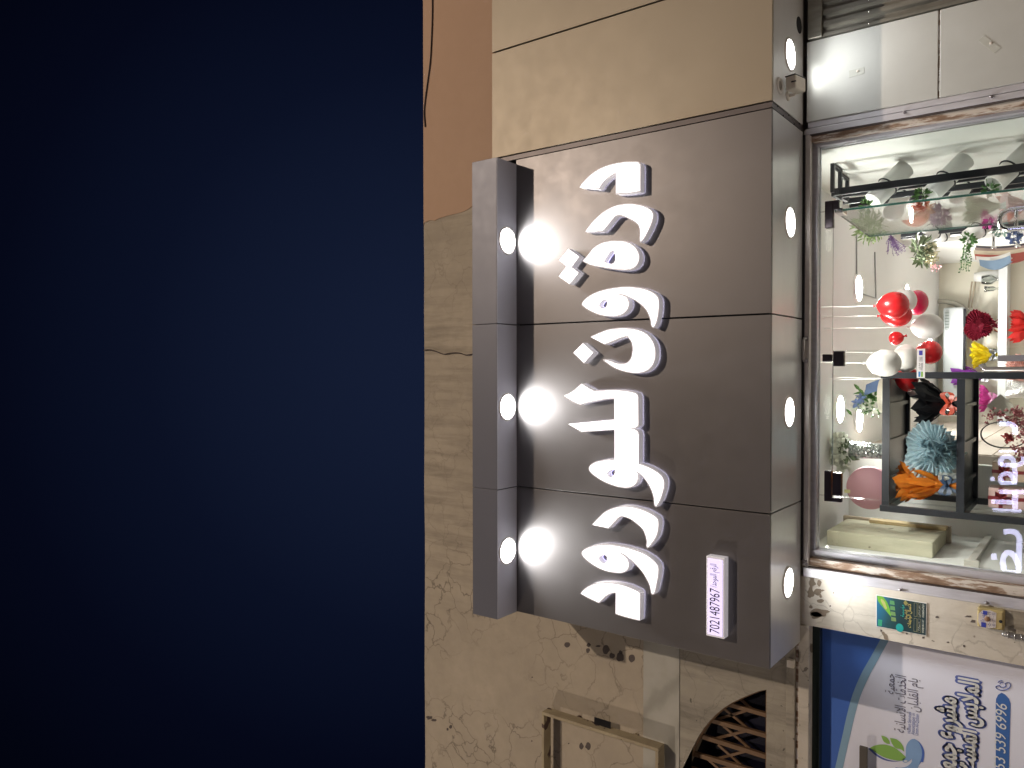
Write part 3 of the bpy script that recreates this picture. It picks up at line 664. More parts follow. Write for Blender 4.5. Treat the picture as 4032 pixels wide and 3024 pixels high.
for sg in (-1, 1):
    b0 = hp + dv * (Ld - .09) + nv * .055 * sg
    k.tube([b0 - nv * .05 * sg + Vector((0, 0, 2.02)), b0 + Vector((0, 0, 2.02))], .01, 8)
    k.tube([b0 + Vector((0, 0, z_)) for z_ in (1.2, 2.06)] , .0145, 12)
    k.tube([b0 + Vector((0, 0, 2.06)), b0 + Vector((0, 0, 2.085)) - nv * .012 * sg, b0 + Vector((0, 0, 2.10)) - nv * .03 * sg, b0 + Vector((0, 0, 2.105)) - nv * .055 * sg], .0145, 12)
k.build('handle', m_chrome, od)
# payment sticker on the closed leaf
sx1, sz1 = P(*c3(1210, 411), YG - .0062).x, P(*c3(1210, 411), YG - .0062).z; sx0, sz0 = P(*c3(1284, 684), YG - .0062).x, P(*c3(1284, 684), YG - .0062).z
st = thing('payment_sticker', 'white card payment sticker on the closed glass door', 'sticker', ((sx0 + sx1) / 2, YG - .006, sz0))
k = MB(); k.box(sx0, sx1, YG - .0063, YG - .0052, sz0, sz1); k.build('card', M('sticker_white', (.80, .80, .82), .5, 0, 0), st)
def SP(u, v): return Vector((sx0 + (sx1 - sx0) * u, YG - .0068, sz0 + (sz1 - sz0) * v))
def srect(u0, u1, v0, v1, col, nm):
    k = MB(); a, b_ = SP(u0, v0), SP(u1, v1); k.box(a.x, b_.x, YG - .0069, YG - .0064, a.z, b_.z); return k.build(nm, M(nm + '_ink', col, .5, 0, 0), st)
srect(.04, .22, .56, .80, (.05, .25, .62), 'blue_block'); srect(.04, .22, .24, .48, (.20, .42, .06), 'green_block')
srect(.78, .94, .30, .74, (.06, .06, .42), 'blue_badge'); srect(.56, .73, .26, .76, (.55, .55, .58), 'grey_badge')
k = MB(); textmb(k, 'mada', SP(.26, .26), SP(.52, .26), (sz1 - sz0) * .42); textmb(k, 'مدى', SP(.28, .60), SP(.52, .60), (sz1 - sz0) * .36, True); textmb(k, 'Pay', SP(.63, .43), SP(.71, .43), (sz1 - sz0) * .2)
k.build('lettering', M('sticker_ink', (.05, .05, .06), .5, 0, 0), st)
# shutter guides
m_screw = M('screw_head', (.35, .33, .36), .3, .9, 0)
def guide(sg, xs, label):
    t = thing('shutter_guide', label, 'shutter guide', (xs[0], YW, 0), 'aluminium shutter guides beside the shop glass')
    k = MB(); k.box(xs[0], xs[1], YW - .014, YW, 0, 2.955); k.build('flange', m_alu, t, bevel=.004)
    k = MB(); k.box(xs[1], xs[2], YW + .02, YW + .10, 0, 2.93); k.build('channel', m_rust, t)
    k = MB(); k.box(xs[1], xs[1] + sg * .004, YW - .010, YW + .02, 0, 2.93); k.build('lip', M('dark_lip', (.07, .055, .055), .5, .3, .2), t)
    k = MB(); xm_ = (xs[0] * .35 + xs[1] * .65) if sg > 0 else (xs[0] * .8 + xs[1] * .2)
    for z_ in (2.45, 2.06, 1.6): k = MB(); k.lathe([(.0, -.016), (.006, -.015), (.008, -.004), (.008, 0)], (xs[0] + (xs[1] - xs[0]) * .2, YW - .013, z_), (0, 1, 0), 12); k.build('screw', m_screw, t)
    return t
guide(1, (-1.165, -1.112, -1.062), 'scuffed aluminium shutter guide with rusty channel beside the plaster pillar')
guide(-1, (1.350, 1.318, 1.283), 'aluminium shutter guide with rusty channel beside the white pilaster')
# folded up roller shutter: bottom bar with pull handle
rsx0, rsx1 = -1.105, 1.345
rs = thing('roller_shutter', 'ribbed bottom bar of the raised roller shutter under the sign soffit', 'roller shutter', (.1, YW, 2.94))
k = MB(); k.box(rsx0, rsx1, YW - .006, YW + .03, 2.929, 2.962)
for i in range(5): k.box(rsx0, rsx1, YW - .0075, YW - .0055, 2.9315 + i * .0062, 2.9345 + i * .0062)
k.build('bottom_bar', M('bar_metal', (.62, .58, .56), .45, .15, .2, 20), rs)
a, b_ = P(3174, 1333, YW - .01), P(3174, 1421, YW - .01); z_ = a.z
k = MB(); k.tube([(a.x, YW - .004, z_), (a.x, YW - .03, z_ + .004), (a.x - .012, YW - .042, z_ + .004), (b_.x + .012, YW - .042, z_ + .004), (b_.x, YW - .03, z_ + .004), (b_.x, YW - .004, z_)], .0075, 8)
for xx in (a.x, b_.x): k.box(xx - .013, xx + .013, YW - .010, YW - .0056, z_ - .012, z_ + .012)
k.build('pull_handle', M('worn_handle', (.45, .43, .43), .3, .8, .2), rs)
k = MB()
for dx, dz in ((0, 0), (.016, .003), (.004, .016), (.019, .017)): k.lathe([(.0, -.010), (.006, -.009), (.0075, -.002), (.0075, 0)], (rsx0 + .012 + dx, YW - .007, 2.936 + dz), (0, 1, 0), 10)
k.build('bolt', m_screw, rs)
# ------------------------------------------------------------------ camera and sensor under the pale soffit
q = PZ(3100, 378, ZS); q2 = PZ(3100, 384, ZS)
cc = thing('security_camera', 'small ivory security camera hanging under the pale soffit', 'security camera', (q.x, q.y, ZS))
k = MB(); k.lathe([(.026, 0), (.026, -.006), (.021, -.010), (.0, -.010)], (q.x, q.y, ZS), (0, 0, 1), 20); k.build('base', m_ivory, cc)
bc = P(3133, 333, q.y - .03)
k = MB(); k.tube([(q.x, q.y, ZS - .008), (q.x, q.y, ZS - .035), (q.x + .015, q.y - .005, ZS - .05), (bc.x - .03, bc.y, bc.z)], .009, 8); k.build('arm', m_ivory, cc)
k = MB(); k.obox(bc, (.036, 0, 0), (0, .05, -.012), (0, .006, .029)); k.build('housing', m_ivory, cc, bevel=.009)
k = MB(); k.obox(bc + Vector((.037, 0, .002)), (.002, 0, 0), (0, .05, -.012), (0, .006, .028)); k.build('visor', m_black, cc)
k = MB(); k.obox(bc + Vector((0, -.052, -.006)), (.003, 0, 0), (0, .003, 0), (0, 0, .012)); k.build('slot', m_black, cc)
q = PZ(3068, 337, ZS)
rs_ = thing('round_sensor', 'flat white ring shaped sensor on the pale soffit near the security camera', 'sensor', (q.x, q.y, ZS))
k = MB(); k.lathe([(.024, -.006), (.040, -.008), (.042, -.004), (.042, 0)], (q.x, q.y, ZS), (0, 0, 1), 28, caps=False); k.build('ring', m_ring, rs_)
k = MB(); k.lathe([(.0, -.004), (.025, -.004)], (q.x, q.y, ZS), (0, 0, 1), 24, caps=False); k.build('face', M('sensor_face', (.33, .30, .27), .5, 0, .1), rs_)
# ------------------------------------------------------------------ loose cables on the upper wall
def cable(pts, label, r=.004):
    w = [P(x, y, YW - .012) for x, y in pts]; k = MB(); sp_ = spline([(q.x, q.z) for q in w], False, 6)
    k.tube([(q.x, YW - .012, q.y) for q in sp_], r, 6); o = k.build('cable', M('cable_rubber', (.05, .035, .035), .7, 0, 0), at=w[0]); return tag(o, label, 'cable', 'thin cables on the upper wall')
cable([(1702, -40), (1702, 60), (1699, 150), (1694, 240), (1684, 320), (1675, 385), (1670, 440), (1674, 500)], 'dark cable sagging along the roof edge above the peach wall', .005)
cable([(1668, 1379), (1688, 1377), (1712, 1382), (1746, 1394), (1776, 1390), (1808, 1390), (1836, 1398), (1862, 1394)], 'thin wavy cable dropping from the roof edge to the sign ledge', .0042)
# ------------------------------------------------------------------ empty steel sign frame at the left
def U(x, y, Y): return P(2020 + x * .2712, 2700 + y * .2712, Y)
yf0, yf1 = YW - .115, YW - .03
A, B_ = U(415, 375, yf0), U(2110, 905, yf0)
ef = thing('empty_sign_frame', 'empty rectangular cream steel frame standing off the cracked brown wall', 'sign frame', (A.x - .5, YW, A.z))
m_fr = plaster('peeling_frame_paint', (.50, .44, .30), (.22, .17, .13), (.56, .50, .36), 0, 0, .62, (.13, .09, .08), .3)
fx1, fz1, fz0, fx0 = A.x, A.z, B_.z, A.x - 1.3
for bx in ((fx1 - .022, fx1, fz0, fz1), (fx0, fx1 - .023, fz1 - .02, fz1), (fx0, fx1 - .023, fz0, fz0 + .022), (fx0, fx0 + .022, fz0 + .023, fz1 - .021)):
    k = MB(); k.box(bx[0], bx[1], yf0, yf1, bx[2], bx[3]); k.build('bar', m_fr, ef, bevel=.003)
k = MB(); k.box(fx1 - .018, fx1 - .004, yf1, YW, fz1 - .25, fz1 - .23); k.box(fx1 - .018, fx1 - .004, yf1, YW, fz0 + .2, fz0 + .22); k.build('wall_stub', m_fr, ef)
a, b_ = U(1190, 505, yf1 - .02), U(1425, 650, yf1 - .02); k = MB(); k.box(fx1 + .001, fx1 + .045, yf1 - .03, yf1 - .024, b_.z, a.z); k.build('bracket_plate', m_black, ef)
# ------------------------------------------------------------------ neighbour's shop window with printed banner
YN = YW + .09
nz1 = P(*c5(250, 600), YN).z; nx1 = P(*c5(300, 372), YN).x
nw = thing('neighbour_window', 'dark framed neighbouring shop window filled by the blue and white banner', 'window', (-2.2, YN, 0))
k = MB(); k.box(-6, -1.43, YN - .04, YN + .02, P(*c5(320, 800), YN).z, P(*c5(222, 800), YN).z + .05); k.build('head_frame', M('green_black_frame', (.035, .05, .045), .25, .5, .2), nw, bevel=.004)
k = MB(); k.box(-6, -1.43, YN - .046, YN - .041, P(*c5(242, 800), YN).z, P(*c5(236, 800), YN).z); k.build('head_bead', m_alu, nw)
k = MB(); k.box(-1.44, -1.425, YN - .04, YN + .02, 0, 2.85); k.build('side_frame', M('brown_edge', (.06, .035, .03), .6, 0, .3), nw)
k = MB(); k.box(-6, -1.43, YN + .03, YN + .04, 0, 2.95); k.build('glass_backing', m_dark, nw)
YBn = YN + .012
ban = thing('printed_banner', 'blue and white printed charity banner with Arabic lettering and a leaf emblem', 'banner', (-2.2, YBn, 1.4))
def banner_base():
    t = NT('banner_print'); b = t.b; b.inputs['Roughness'].default_value = .38; b.inputs['Base Color'].default_value = (.70, .69, .74, 1)
    t.l(t.mix(t.ramp(t.noise(3, 5), [(.4, 0.), (.75, .5)]), (.78, .82, .98), (.72, .75, .90)), b.inputs['Base Color']); t.bump(t.noise(1.7, 2), .12, .02); return t.m
k = MB(); k.box(-6, -1.432, YBn, YBn + .006, 0, 2.86); k.build('vinyl', banner_base(), ban)
Bp = lambda x, y, l=1: P(*c5(x, y), YBn - .0008 * l)
curA = [(935, 330), (862, 470), (780, 620), (690, 780), (612, 965), (560, 1150), (515, 1350), (470, 1550), (425, 1760), (380, 2000)]
curB = [(1005, 345), (938, 485), (852, 640), (765, 800), (682, 990), (630, 1170), (588, 1350), (540, 1560), (495, 1780), (450, 2000)]
top = [(150, 2000), (150, 300)]
def bpoly(pts, l, close=True, smooth=True): return [Bp(q.x, q.y, l) for q in (spline(pts, True) if smooth else [Vector(p) for p in pts])]
def bsheet(k, pts): 
    tri = tessellate_polygon([pts]); return k.add(pts, [list(t) for t in tri])
def gradmat(name, ca, cb, axis, lo, hi, rough=.38):
    t = NT(name); b = t.b; b.inputs['Roughness'].default_value = rough
    s_ = t.n('ShaderNodeSeparateXYZ'); t.l(t.co(), s_.inputs[0]); m_ = t.n('ShaderNodeMapRange'); m_.inputs['From Min'].default_value = lo; m_.inputs['From Max'].default_value = hi
    t.l(s_.outputs[axis], m_.inputs[0]); t.l(t.mix(m_.outputs[0], ca, cb), b.inputs['Base Color']); return t.m
cA = [Vector(q) for q in spline([p for p in curA], False, 5)]; cB = [Vector(q) for q in spline([p for p in curB], False, 5)]
k = MB(); bsheet(k, [Bp(q.x, q.y, 1) for q in cA] + [Bp(150, 2000, 1), Bp(150, 330, 1)]); k.build('blue_field', gradmat('blue_print', (.085, .23, .68), (.055, .15, .54), 'Z', .75, 1.35), ban)
k = MB(); k.add([Bp(q.x, q.y, 2) for q in cA] + [Bp(q.x, q.y, 2) for q in cB], [(i, i + 1, len(cA) + i + 1, len(cA) + i) for i in range(len(cA) - 1)])
k.build('pale_blue_band', M('pale_blue_print', (.26, .44, .62), .38, 0, .1, 3), ban)
m_ink = M('grey_ink', (.12, .12, .20), .5, 0, 0); m_blue = M('blue_ink', (.10, .15, .46), .45, 0, .1, 5); m_wht = M('white_ink', (.72, .76, .80), .45, 0, 0)
def bt(k, s, pl, pr, hpx, arabic=False, off=0., lay=2, shear=0., fat=0.):
    """pl / pr: crop-5 pixels of the left (picture bottom) and right (picture top) end of the baseline"""
    a, b_ = Bp(*pl, lay), Bp(*pr, lay); h = hpx * .4219 * mpp(a); textmb(k, s, a, b_, h, arabic, off, shear, lift=.0003, fat=fat)
    return k
k = MB()
bt(k, 'جمعية', (1000, 978), (1000, 782), 112, True); bt(k, 'الخدمات الإنسانية', (1100, 1340), (1108, 800), 130, True); bt(k, 'بأم القلبان', (1222, 1140), (1216, 828), 125, True)
k.build('association_name', m_ink, ban)
k = MB()
bt(k, 'Human Services', (1150, 1342), (1156, 1138), 40); bt(k, 'Association in', (1186, 1352), (1190, 1148), 40); bt(k, 'Umm Al-Qalban', (1222, 1360), (1226, 1158), 40)
k.build('english_name', m_blue, ban)
for s_, pl, pr, h in (('مشروع جمع', (1572, 1690), (1572, 1005), 235), ('الملابس المست', (1745, 1720), (1785, 838), 225)):
    k = MB(); bt(k, s_, pl, pr, h, True, 0, 2, fat=.135); k.build('title_outline', m_blue, ban)
    k = MB(); bt(k, s_, pl, pr, h, True, 0, 5, fat=.034); k.build('title', m_wht, ban)
# phone bar
k = MB(); ol = [(1945, 1760), (1945, 1060), (1948, 1015), (1968, 975), (2000, 957), (2035, 975), (2070, 1015), (2084, 1060), (2078, 1300), (2066, 1760)]
bsheet(k, [Bp(*p, 2) for p in ol]); k.build('phone_bar', M('bar_blue', (.055, .16, .48), .4, 0, .1, 3), ban)
k = MB(); bt(k, '53 539 6996', (2030, 1690), (2050, 1068), 128, lay=4, shear=.16); k.build('phone_number', m_wht, ban)
k = MB()
def S4(x, y): return c5(*[( (3760 + x * .12297 - 3100) / .4219), ((2600 + y * .12297 - 2324) / .4219)]) and P(3760 + x * .12297, 2600 + y * .12297, YBn - .002)
hs = spline([(1310, 850), (1360, 820), (1430, 815, 1), (1450, 840), (1490, 875, 1), (1580, 860), (1640, 815, 1), (1605, 745, 1), (1700, 715), (1760, 740), (1778, 800), (1740, 880), (1650, 935), (1540, 960), (1430, 950), (1350, 910)], True, 5)
hs = [S4(q.x, q.y) for q in hs]; k.tube(hs + [hs[0]], .0022, 6, False)
for arc in ([(1375, 715), (1410, 675), (1470, 655), (1545, 665)], [(1435, 755), (1460, 725), (1500, 712), (1550, 718)]): k.tube([S4(q.x, q.y) for q in spline(arc, False, 5)], .002, 6)
k.build('phone_icon', m_blue, ban)
# leaf emblem
def S3(x, y, l=2): return P(3400 + x * .1718, 2740 + y * .1718, YBn - .0008 * l)
def emb(nm, pts, mat, l=2): k = MB(); bsheet(k, [S3(q.x, q.y, l) for q in spline(pts, True, 6)]); return k.build(nm, mat, ban)
m_lf = gradmat('leaf_green_print', (.22, .46, .27), (.26, .50, .12), 'Z', .42, .66)
emb('leaf_mark', [(150, 1195, 1), (240, 1145), (400, 1115), (560, 1130), (720, 1195), (860, 1300), (975, 1410, 1), (900, 1480), (700, 1470), (480, 1410), (300, 1310)], m_lf, 3)
emb('leaf_mark', [(605, 965, 1), (740, 990), (850, 1070), (910, 1170), (930, 1280, 1), (860, 1230), (730, 1190), (650, 1090)], m_lf, 3)
emb('leaf_mark', [(405, 910, 1), (500, 935), (580, 1010), (608, 1100, 1), (540, 1095), (460, 1040)], m_lf, 3)
emb('swoosh_mark', [(105, 1195, 1), (170, 1200, 1), (300, 1330), (500, 1440), (700, 1490), (890, 1490, 1), (700, 1508), (500, 1480), (330, 1400), (200, 1300)], m_blue, 2)
m_bl2 = M('sky_blue_print', (.27, .46, .80), .4, 0, .2, 4); m_bl3 = M('deep_blue_print', (.08, .17, .60), .4, 0, .1, 4)
emb('figure_shade', [(1170, 985, 1), (1280, 1060), (1370, 1200), (1395, 1330), (1370, 1520, 1), (1320, 1515, 1), (1200, 1680), (1150, 1720, 1), (1240, 1500), (1300, 1300)], m_bl3, 2)
emb('figure_mark', [(1170, 985, 1), (1090, 1000), (1010, 1080), (970, 1200), (970, 1410, 1), (900, 1450), (895, 1500), (950, 1530), (1040, 1500), (1110, 1440, 1), (1100, 1520), (1000, 1610), (850, 1650), (740, 1640, 1), (700, 1760), (1150, 1760), (1290, 1530), (1340, 1350), (1320, 1180), (1250, 1050)], m_bl2, 3)
emb('figure_eye', [(925, 1495), (960, 1475), (1005, 1490), (970, 1515)], m_wht, 4)
a, b_ = P(*c5(672, 1453), YBn - .05), P(*c5(745, 1480), YBn - .05)
k = MB(); k.box(-2.9, a.x, YBn - .05, YBn - .036, b_.z, a.z); o = k.build('wooden_plank', M('slat_grey', (.10, .09, .08), .6, 0, .2), at=(a.x, YBn - .045, a.z), bevel=.002)
tag(o, 'narrow grey plank lying across the banner beside the leaf emblem', 'plank')
# ------------------------------------------------------------------ poster, meter box and bottle on the plaster pillar
YP = YW - .004
pc = [P(*c5(*p), YP) for p in ((828, 42), (1302, 121), (1298, 427), (828, 337))]
po = thing('wall_poster', 'small green and blue advertising poster with gold Arabic text on the plaster pillar', 'poster', sum(pc, Vector()) / 4)
def pq(u, v, l=0):                    # u: left to right, v: bottom to top
    a = pc[2].lerp(pc[1], u); b_ = pc[3].lerp(pc[0], u); q = a.lerp(b_, v); return Vector((q.x, YP - .0016 - .0006 * l, q.z))
k = MB(); k.prism([(q.x, YP - .001, q.z) for q in pc], (0, .004, 0)); k.build('paper', M('poster_white', (.72, .72, .70), .5, 0, .05), po)
def pposter():
    t = NT('poster_print'); b = t.b; b.inputs['Roughness'].default_value = .35
    s_ = t.n('ShaderNodeSeparateXYZ'); t.l(t.co(), s_.inputs[0]); m_ = t.n('ShaderNodeMapRange'); m_.inputs['From Min'].default_value = -.01; m_.inputs['From Max'].default_value = .13
    t.l(t.math('ADD', s_.outputs['Z'], t.math('MULTIPLY', s_.outputs['X'], .25)), m_.inputs[0])
    t.l(t.ramp(m_.outputs[0], [(0., (.018, .045, .055)), (.45, (.02, .075, .09)), (1., (.03, .17, .32))]), b.inputs['Base Color']); return t.m
k = MB(); k.sheet([pq(.015, .012), pq(.985, .012), pq(.985, .985), pq(.015, .985)]); k.build('print', pposter(), po)
def pl_(nm, pts, col, l=1): k = MB(); bsheet(k, [pq(q.x, q.y, l) for q in spline(pts, True, 5)]); return k.build(nm, M(nm + '_ink', col, .4, 0, .2, 30), po)
pl_('green_swoosh', [(.98, .98, 1), (.80, .95), (.62, .84), (.40, .70), (.38, .69, 1), (.62, .72), (.84, .78), (.98, .86, 1)], (.16, .42, .05))
pl_('gold_swoosh', [(.90, .90), (.70, .85), (.60, .79), (.74, .80), (.86, .84)], (.42, .44, .16), 2)
for i in range(4): pl_('facade_block', [(.90 - i * .17, .72 - .01 * i, 1), (.78 - i * .17, .72 - .01 * i, 1), (.78 - i * .17, .62 - .01 * i, 1), (.90 - i * .17, .63 - .01 * i, 1)], (.10 + .03 * i, .30, .12))
pl_('badge', [(.10 + .13 * math.cos(a_ * .5236) * 1.0, .52 + .075 * math.sin(a_ * .5236)) for a_ in range(12)], (.02, .36, .36), 2)
pl_('green_tab', [(.04, .96, 1), (.24, .95, 1), (.24, .87, 1), (.04, .88, 1)], (.05, .38, .22), 2)
pl_('diamond', [(.90, .45, 1), (.99, .41, 1), (.90, .36, 1), (.82, .41, 1)], (.30, .28, .10), 2)
hp_ = (pq(0, 1) - pq(0, 0)).length
k = MB(); textmb(k, 'مؤسسة', pq(.46, .435, 2), pq(.84, .435, 2), hp_ * .10, True); k.build('teal_text', M('teal_ink', (.03, .42, .36), .4, 0, 0), po)
k = MB(); textmb(k, 'لأعمال الواجهات', pq(.16, .30, 2), pq(.90, .30, 2), hp_ * .10, True); textmb(k, 'التاسعة', pq(.40, .375, 2), pq(.70, .375, 2), hp_ * .07, True); k.build('gold_text', M('gold_ink', (.62, .50, .14), .4, 0, 0), po)
k = MB(); textmb(k, '0508004769', pq(.55, .045, 2), pq(.95, .045, 2), hp_ * .055); textmb(k, '0508181147', pq(.08, .045, 2), pq(.48, .045, 2), hp_ * .055)
textmb(k, 'حجر صناعي', pq(.56, .13, 2), pq(.90, .13, 2), hp_ * .05, True); textmb(k, 'صيانة', pq(.12, .13, 2), pq(.40, .13, 2), hp_ * .05, True); k.build('white_text', M('pale_ink', (.6, .62, .55), .4, 0, 0), po)
k = MB()
for u0_, u1_ in ((.07, .48), (.54, .95)):
    for v0_, v1_ in ((.11, .165), (.185, .24)):
        for aa, bb in (((u0_, v0_), (u1_, v0_)), ((u1_, v0_), (u1_, v1_)), ((u1_, v1_), (u0_, v1_)), ((u0_, v1_), (u0_, v0_))): k.tube([pq(*aa, 1), pq(*bb, 1)], .0006, 4, False)
k.build('text_boxes', M('box_line_ink', (.40, .36, .18), .4, 0, 0), po)
a, b_ = P(*c5(1772, 160), YW - .06), P(*c5(2022, 385), YW - .06)
mb_ = thing('meter_box', 'yellowed plastic meter box with a hand written paper label on the plaster pillar', 'meter box', ((a.x + b_.x) / 2, YW, (a.z + b_.z) / 2))
m_yel = M('yellowed_plastic', (.46, .37, .17), .4, 0, .25, 18, .05, 60)
k = MB(); k.box(b_.x, a.x, YW - .055, YW + .0, b_.z, a.z); k.build('case', m_yel, mb_, bevel=.008)
k = MB(); k.box(b_.x + .006, a.x - .006, YW - .062, YW - .0555, b_.z + .006, a.z - .006); k.build('cover', m_yel, mb_, bevel=.004)
w_, h_ = a.x - b_.x, a.z - b_.z
def mq(u, v, l=0): return Vector((b_.x + w_ * u, YW - .0626 - .0006 * l, b_.z + h_ * v))
k = MB(); k.prism([mq(*p) for p in ((.08, .88), (.30, .96), (.70, .94), (.92, .78), (.95, .50), (.88, .28), (.12, .30), (.05, .55))], (0, .0006, 0)); k.build('paper_label', M('label_paper', (.62, .58, .58), .7, 0, .15, 40), mb_)
k = MB(); k.box(mq(.05, .7).x, mq(.30, .7).x, YW - .0636, YW - .0632, mq(.1, .66).z, mq(.1, .84).z); k.box(mq(.70, .7).x, mq(.90, .7).x, YW - .0636, YW - .0632, mq(.1, .62).z, mq(.1, .78).z)
textmb(k, 'كهرباء', mq(.22, .74, 1), mq(.80, .70, 1), h_ * .2, True); k.build('blue_writing', M('pen_blue', (.03, .05, .38), .6, 0, 0), mb_)
k = MB(); textmb(k, '٠٥٠١٥٠٠١٩', mq(.10, .48, 1), mq(.90, .48, 1), h_ * .19); textmb(k, '٠٥٠٣٠٠١١', mq(.10, .32, 1), mq(.88, .32, 1), h_ * .19); k.build('number_writing', M('pen_dark', (.10, .10, .22), .6, 0, 0), mb_)
k = MB(); k.lathe([(.0, -.004), (.010, -.004), (.013, 0)], mq(.5, .62, 0) + Vector((0, -.001, 0)), (0, 1, 0), 14); k.build('cap', M('brown_cap', (.30, .17, .10), .5, 0, .2), mb_)
k = MB(); k.lathe([(.0, -.003), (.007, -.003), (.008, 0)], mq(.48, .12, 0) + Vector((0, -.001, 0)), (0, 1, 0), 12); k.build('lock_hole', m_dark, mb_)
a, b_ = P(*c5(1995, 378), YW - .03), P(*c5(2290, 486), YW - .03)
xm_ = (a.x + b_.x) / 2; rr = abs(a.x - b_.x) / 2 * .93
bo = thing('bulkhead_lamp', 'grey ribbed glass bulkhead lamp under the yellowed meter box', 'wall lamp', (xm_, YW, a.z))
k = MB(); L_ = .17
k.lathe([(.0, 0), (rr * .6, -.004), (rr, -.02), (rr, -.06), (rr * .93, -.065), (rr, -.072), (rr, -.11), (rr * .9, -L_ + .01), (0, -L_)], (xm_, YW - .03, a.z), (0, 0, 1), 20, caps=False)
k.build('ribbed_glass', M('grey_glass', (.30, .30, .31), .12, .3, .2, 20), bo)
for i in range(5): k = MB(); k.tube([(xm_ + math.cos(t_) * (rr + .002), YW - .03 - math.sin(t_) * (rr + .002), a.z - .03 - .028 * i) for t_ in [j * math.pi / 8 for j in range(9)]], .003, 6); k.build('guard_wire', M('guard_metal', (.55, .54, .55), .25, .8, 0), bo)
# small plate under the meter box
k = MB(); p_ = [P(*c5(*q), YW - .012) for q in ((2035, 190), (2300, 225), (2300, 420), (2035, 330))]
k.prism([(q.x, YW - .012, q.z) for q in p_], (0, .011, 0)); o = k.build('mounting_plate', m_grey, at=p_[0]); tag(o, 'dull brown mounting plate on the pillar below the meter box', 'plate')
# ------------------------------------------------------------------ room lamps
def room_lamp(x, y, label):
    t = thing('ceiling_lamp', label, 'ceiling lamp', (x, y, ZC), 'round lamps on the shop ceiling')
    k = MB(); k.lathe([(.100, -.022), (.112, -.018), (.115, 0)], (x, y, ZC), (0, 0, 1), 28, caps=False); k.build('rim', m_ring, t)
    k = MB(); k.lathe([(.0, -.020), (.101, -.020)], (x, y, ZC), (0, 0, 1), 24, caps=False, smooth=False); k.build('lens', m_lens_in, t); return t
q = PZ(3298, 1611, ZC); r1 = room_lamp(q.x, q.y, 'lit ceiling lamp in the shop nearest the glass, above the potted white lilies')
for px_, l in (((3374, 1650), 'lit ceiling lamp in the shop half hidden by the lily leaves'), ((3372, 1136), 'lit ceiling lamp in the shop beside the hanging red and white balloons')):
    q = PZ(*px_, ZC); dup(r1, (q.x, q.y, ZC), l)
for x, y in ((.75, 8.6), (-.1, 8.7), (.35, 9.9)): dup(r1, (x, y, ZC), 'lit round lamp further back on the shop ceiling')
for x, y in ((.55, 5.0), (-.50, 5.02)): dup(r1, (x, y, ZC), 'lit ceiling lamp just inside the shop glass, out of sight above the transom')
q0, q1 = PZ(*c2(640, 740), ZC), PZ(*c2(640, 1180), ZC)
k = MB(); a, b_ = PZ(*c2(690, 1320), ZC), PZ(*c2(820, 1362), ZC)
c_ = PZ(*c2(810, 930), ZC); k.tube([(q0.x, q0.y, ZC - .006), (q1.x, q1.y, ZC - .006), (a.x, a.y, ZC - .006), (b_.x, b_.y, ZC - .006), (c_.x, c_.y, ZC - .006)], .006, 6, False)
o = k.build('ceiling_cable_duct', M('duct_grey', (.35, .35, .34), .6, 0, 0), at=(q0.x, q0.y, ZC)); tag(o, 'thin grey cable duct running across the shop ceiling', 'cable duct')
# ------------------------------------------------------------------ hanging balloons
m_bred = M('red_latex', (.58, .018, .022), .26, 0, .1, 3, coat=.0) if False else M('red_latex', (.58, .018, .022), .26, 0, .1, 3)
m_bcrim = M('crimson_latex', (.52, .008, .06), .26, 0, .1, 3)
m_bwhite = M('white_latex', (.74, .71, .68), .3, 0, .06, 3)
m_rib_w = M('white_ribbon', (.85, .85, .83), .35, 0, 0, emit=None)
GB = 'red and white balloons hanging from the shop ceiling'
def balloon(px_, sx, sy, Y, mat, label, knot='up', rib=True):
    c = P(*px_, Y); s = mpp(c); H, R = vlen(px_[0] - sx * .2110, px_[0] + sx * .2110, px_[1], Y), sy * .4219 * s / 2 * .97
    t = thing('balloon', label, 'balloon', c, GB)
    prof = []
    for i in range(19):
        a = math.pi * i / 18; zz = -math.cos(a); rr_ = math.sin(a) * (1 - .10 * zz - .05 * zz * zz)
        prof.append((max(R * rr_ * 1.03, 0.0002), zz * H / 2 * (1.0 if zz < 0 else 1.06)))
    k = MB(); d = (0, 0, 1) if knot == 'up' else (.25, 0, -1)
    k.lathe(prof, c, d, 28, caps=False); k.build('skin', mat, t)
    kn = c + Vector(d).normalized() * (H / 2 * 1.06)
    k = MB(); dd = Vector(d).normalized(); k.lathe([(.003, -.006), (.008, 0), (.004, .006), (.011, .018), (.0, .016)], kn, dd, 10, caps=False); k.build('knot', mat, t)
    if rib:
        k = MB(); top = Vector((kn.x + .01, kn.y, ZC)); n = 8
        pth = [kn.lerp(top, i / n) + Vector((.0015 * math.sin(i * 1.3), .001 * math.cos(i * 2), 0)) for i in range(n + 1)]
        for i in range(n):
            pass
        k.tube(pth, .0035, 5, False); k.build('ribbon', m_rib_w, t)
    return t
Yb1 = 5.55
balloon(c2(990, 1425), 300, 252, Yb1, m_bred, 'glossy red balloon hanging rightmost and nearest in the cluster, knot on top')
balloon(c2(1085, 1385), 250, 220, Yb1 + .32, m_bwhite, 'white balloon tucked behind the rightmost red balloon', rib=False)
balloon(c2(1205, 1402), 225, 235, Yb1 + .6, m_bcrim, 'crimson balloon behind the white one, farthest right of the cluster', rib=False)
balloon(c2(1020, 1520), 290, 215, Yb1 + .2, m_bred, 'red balloon just under and behind the nearest red balloon')
balloon(c3(1308, 205), 305, 240, Yb1 + .25, m_bwhite, 'white balloon with a bright lamp reflection, just above the air conditioner')
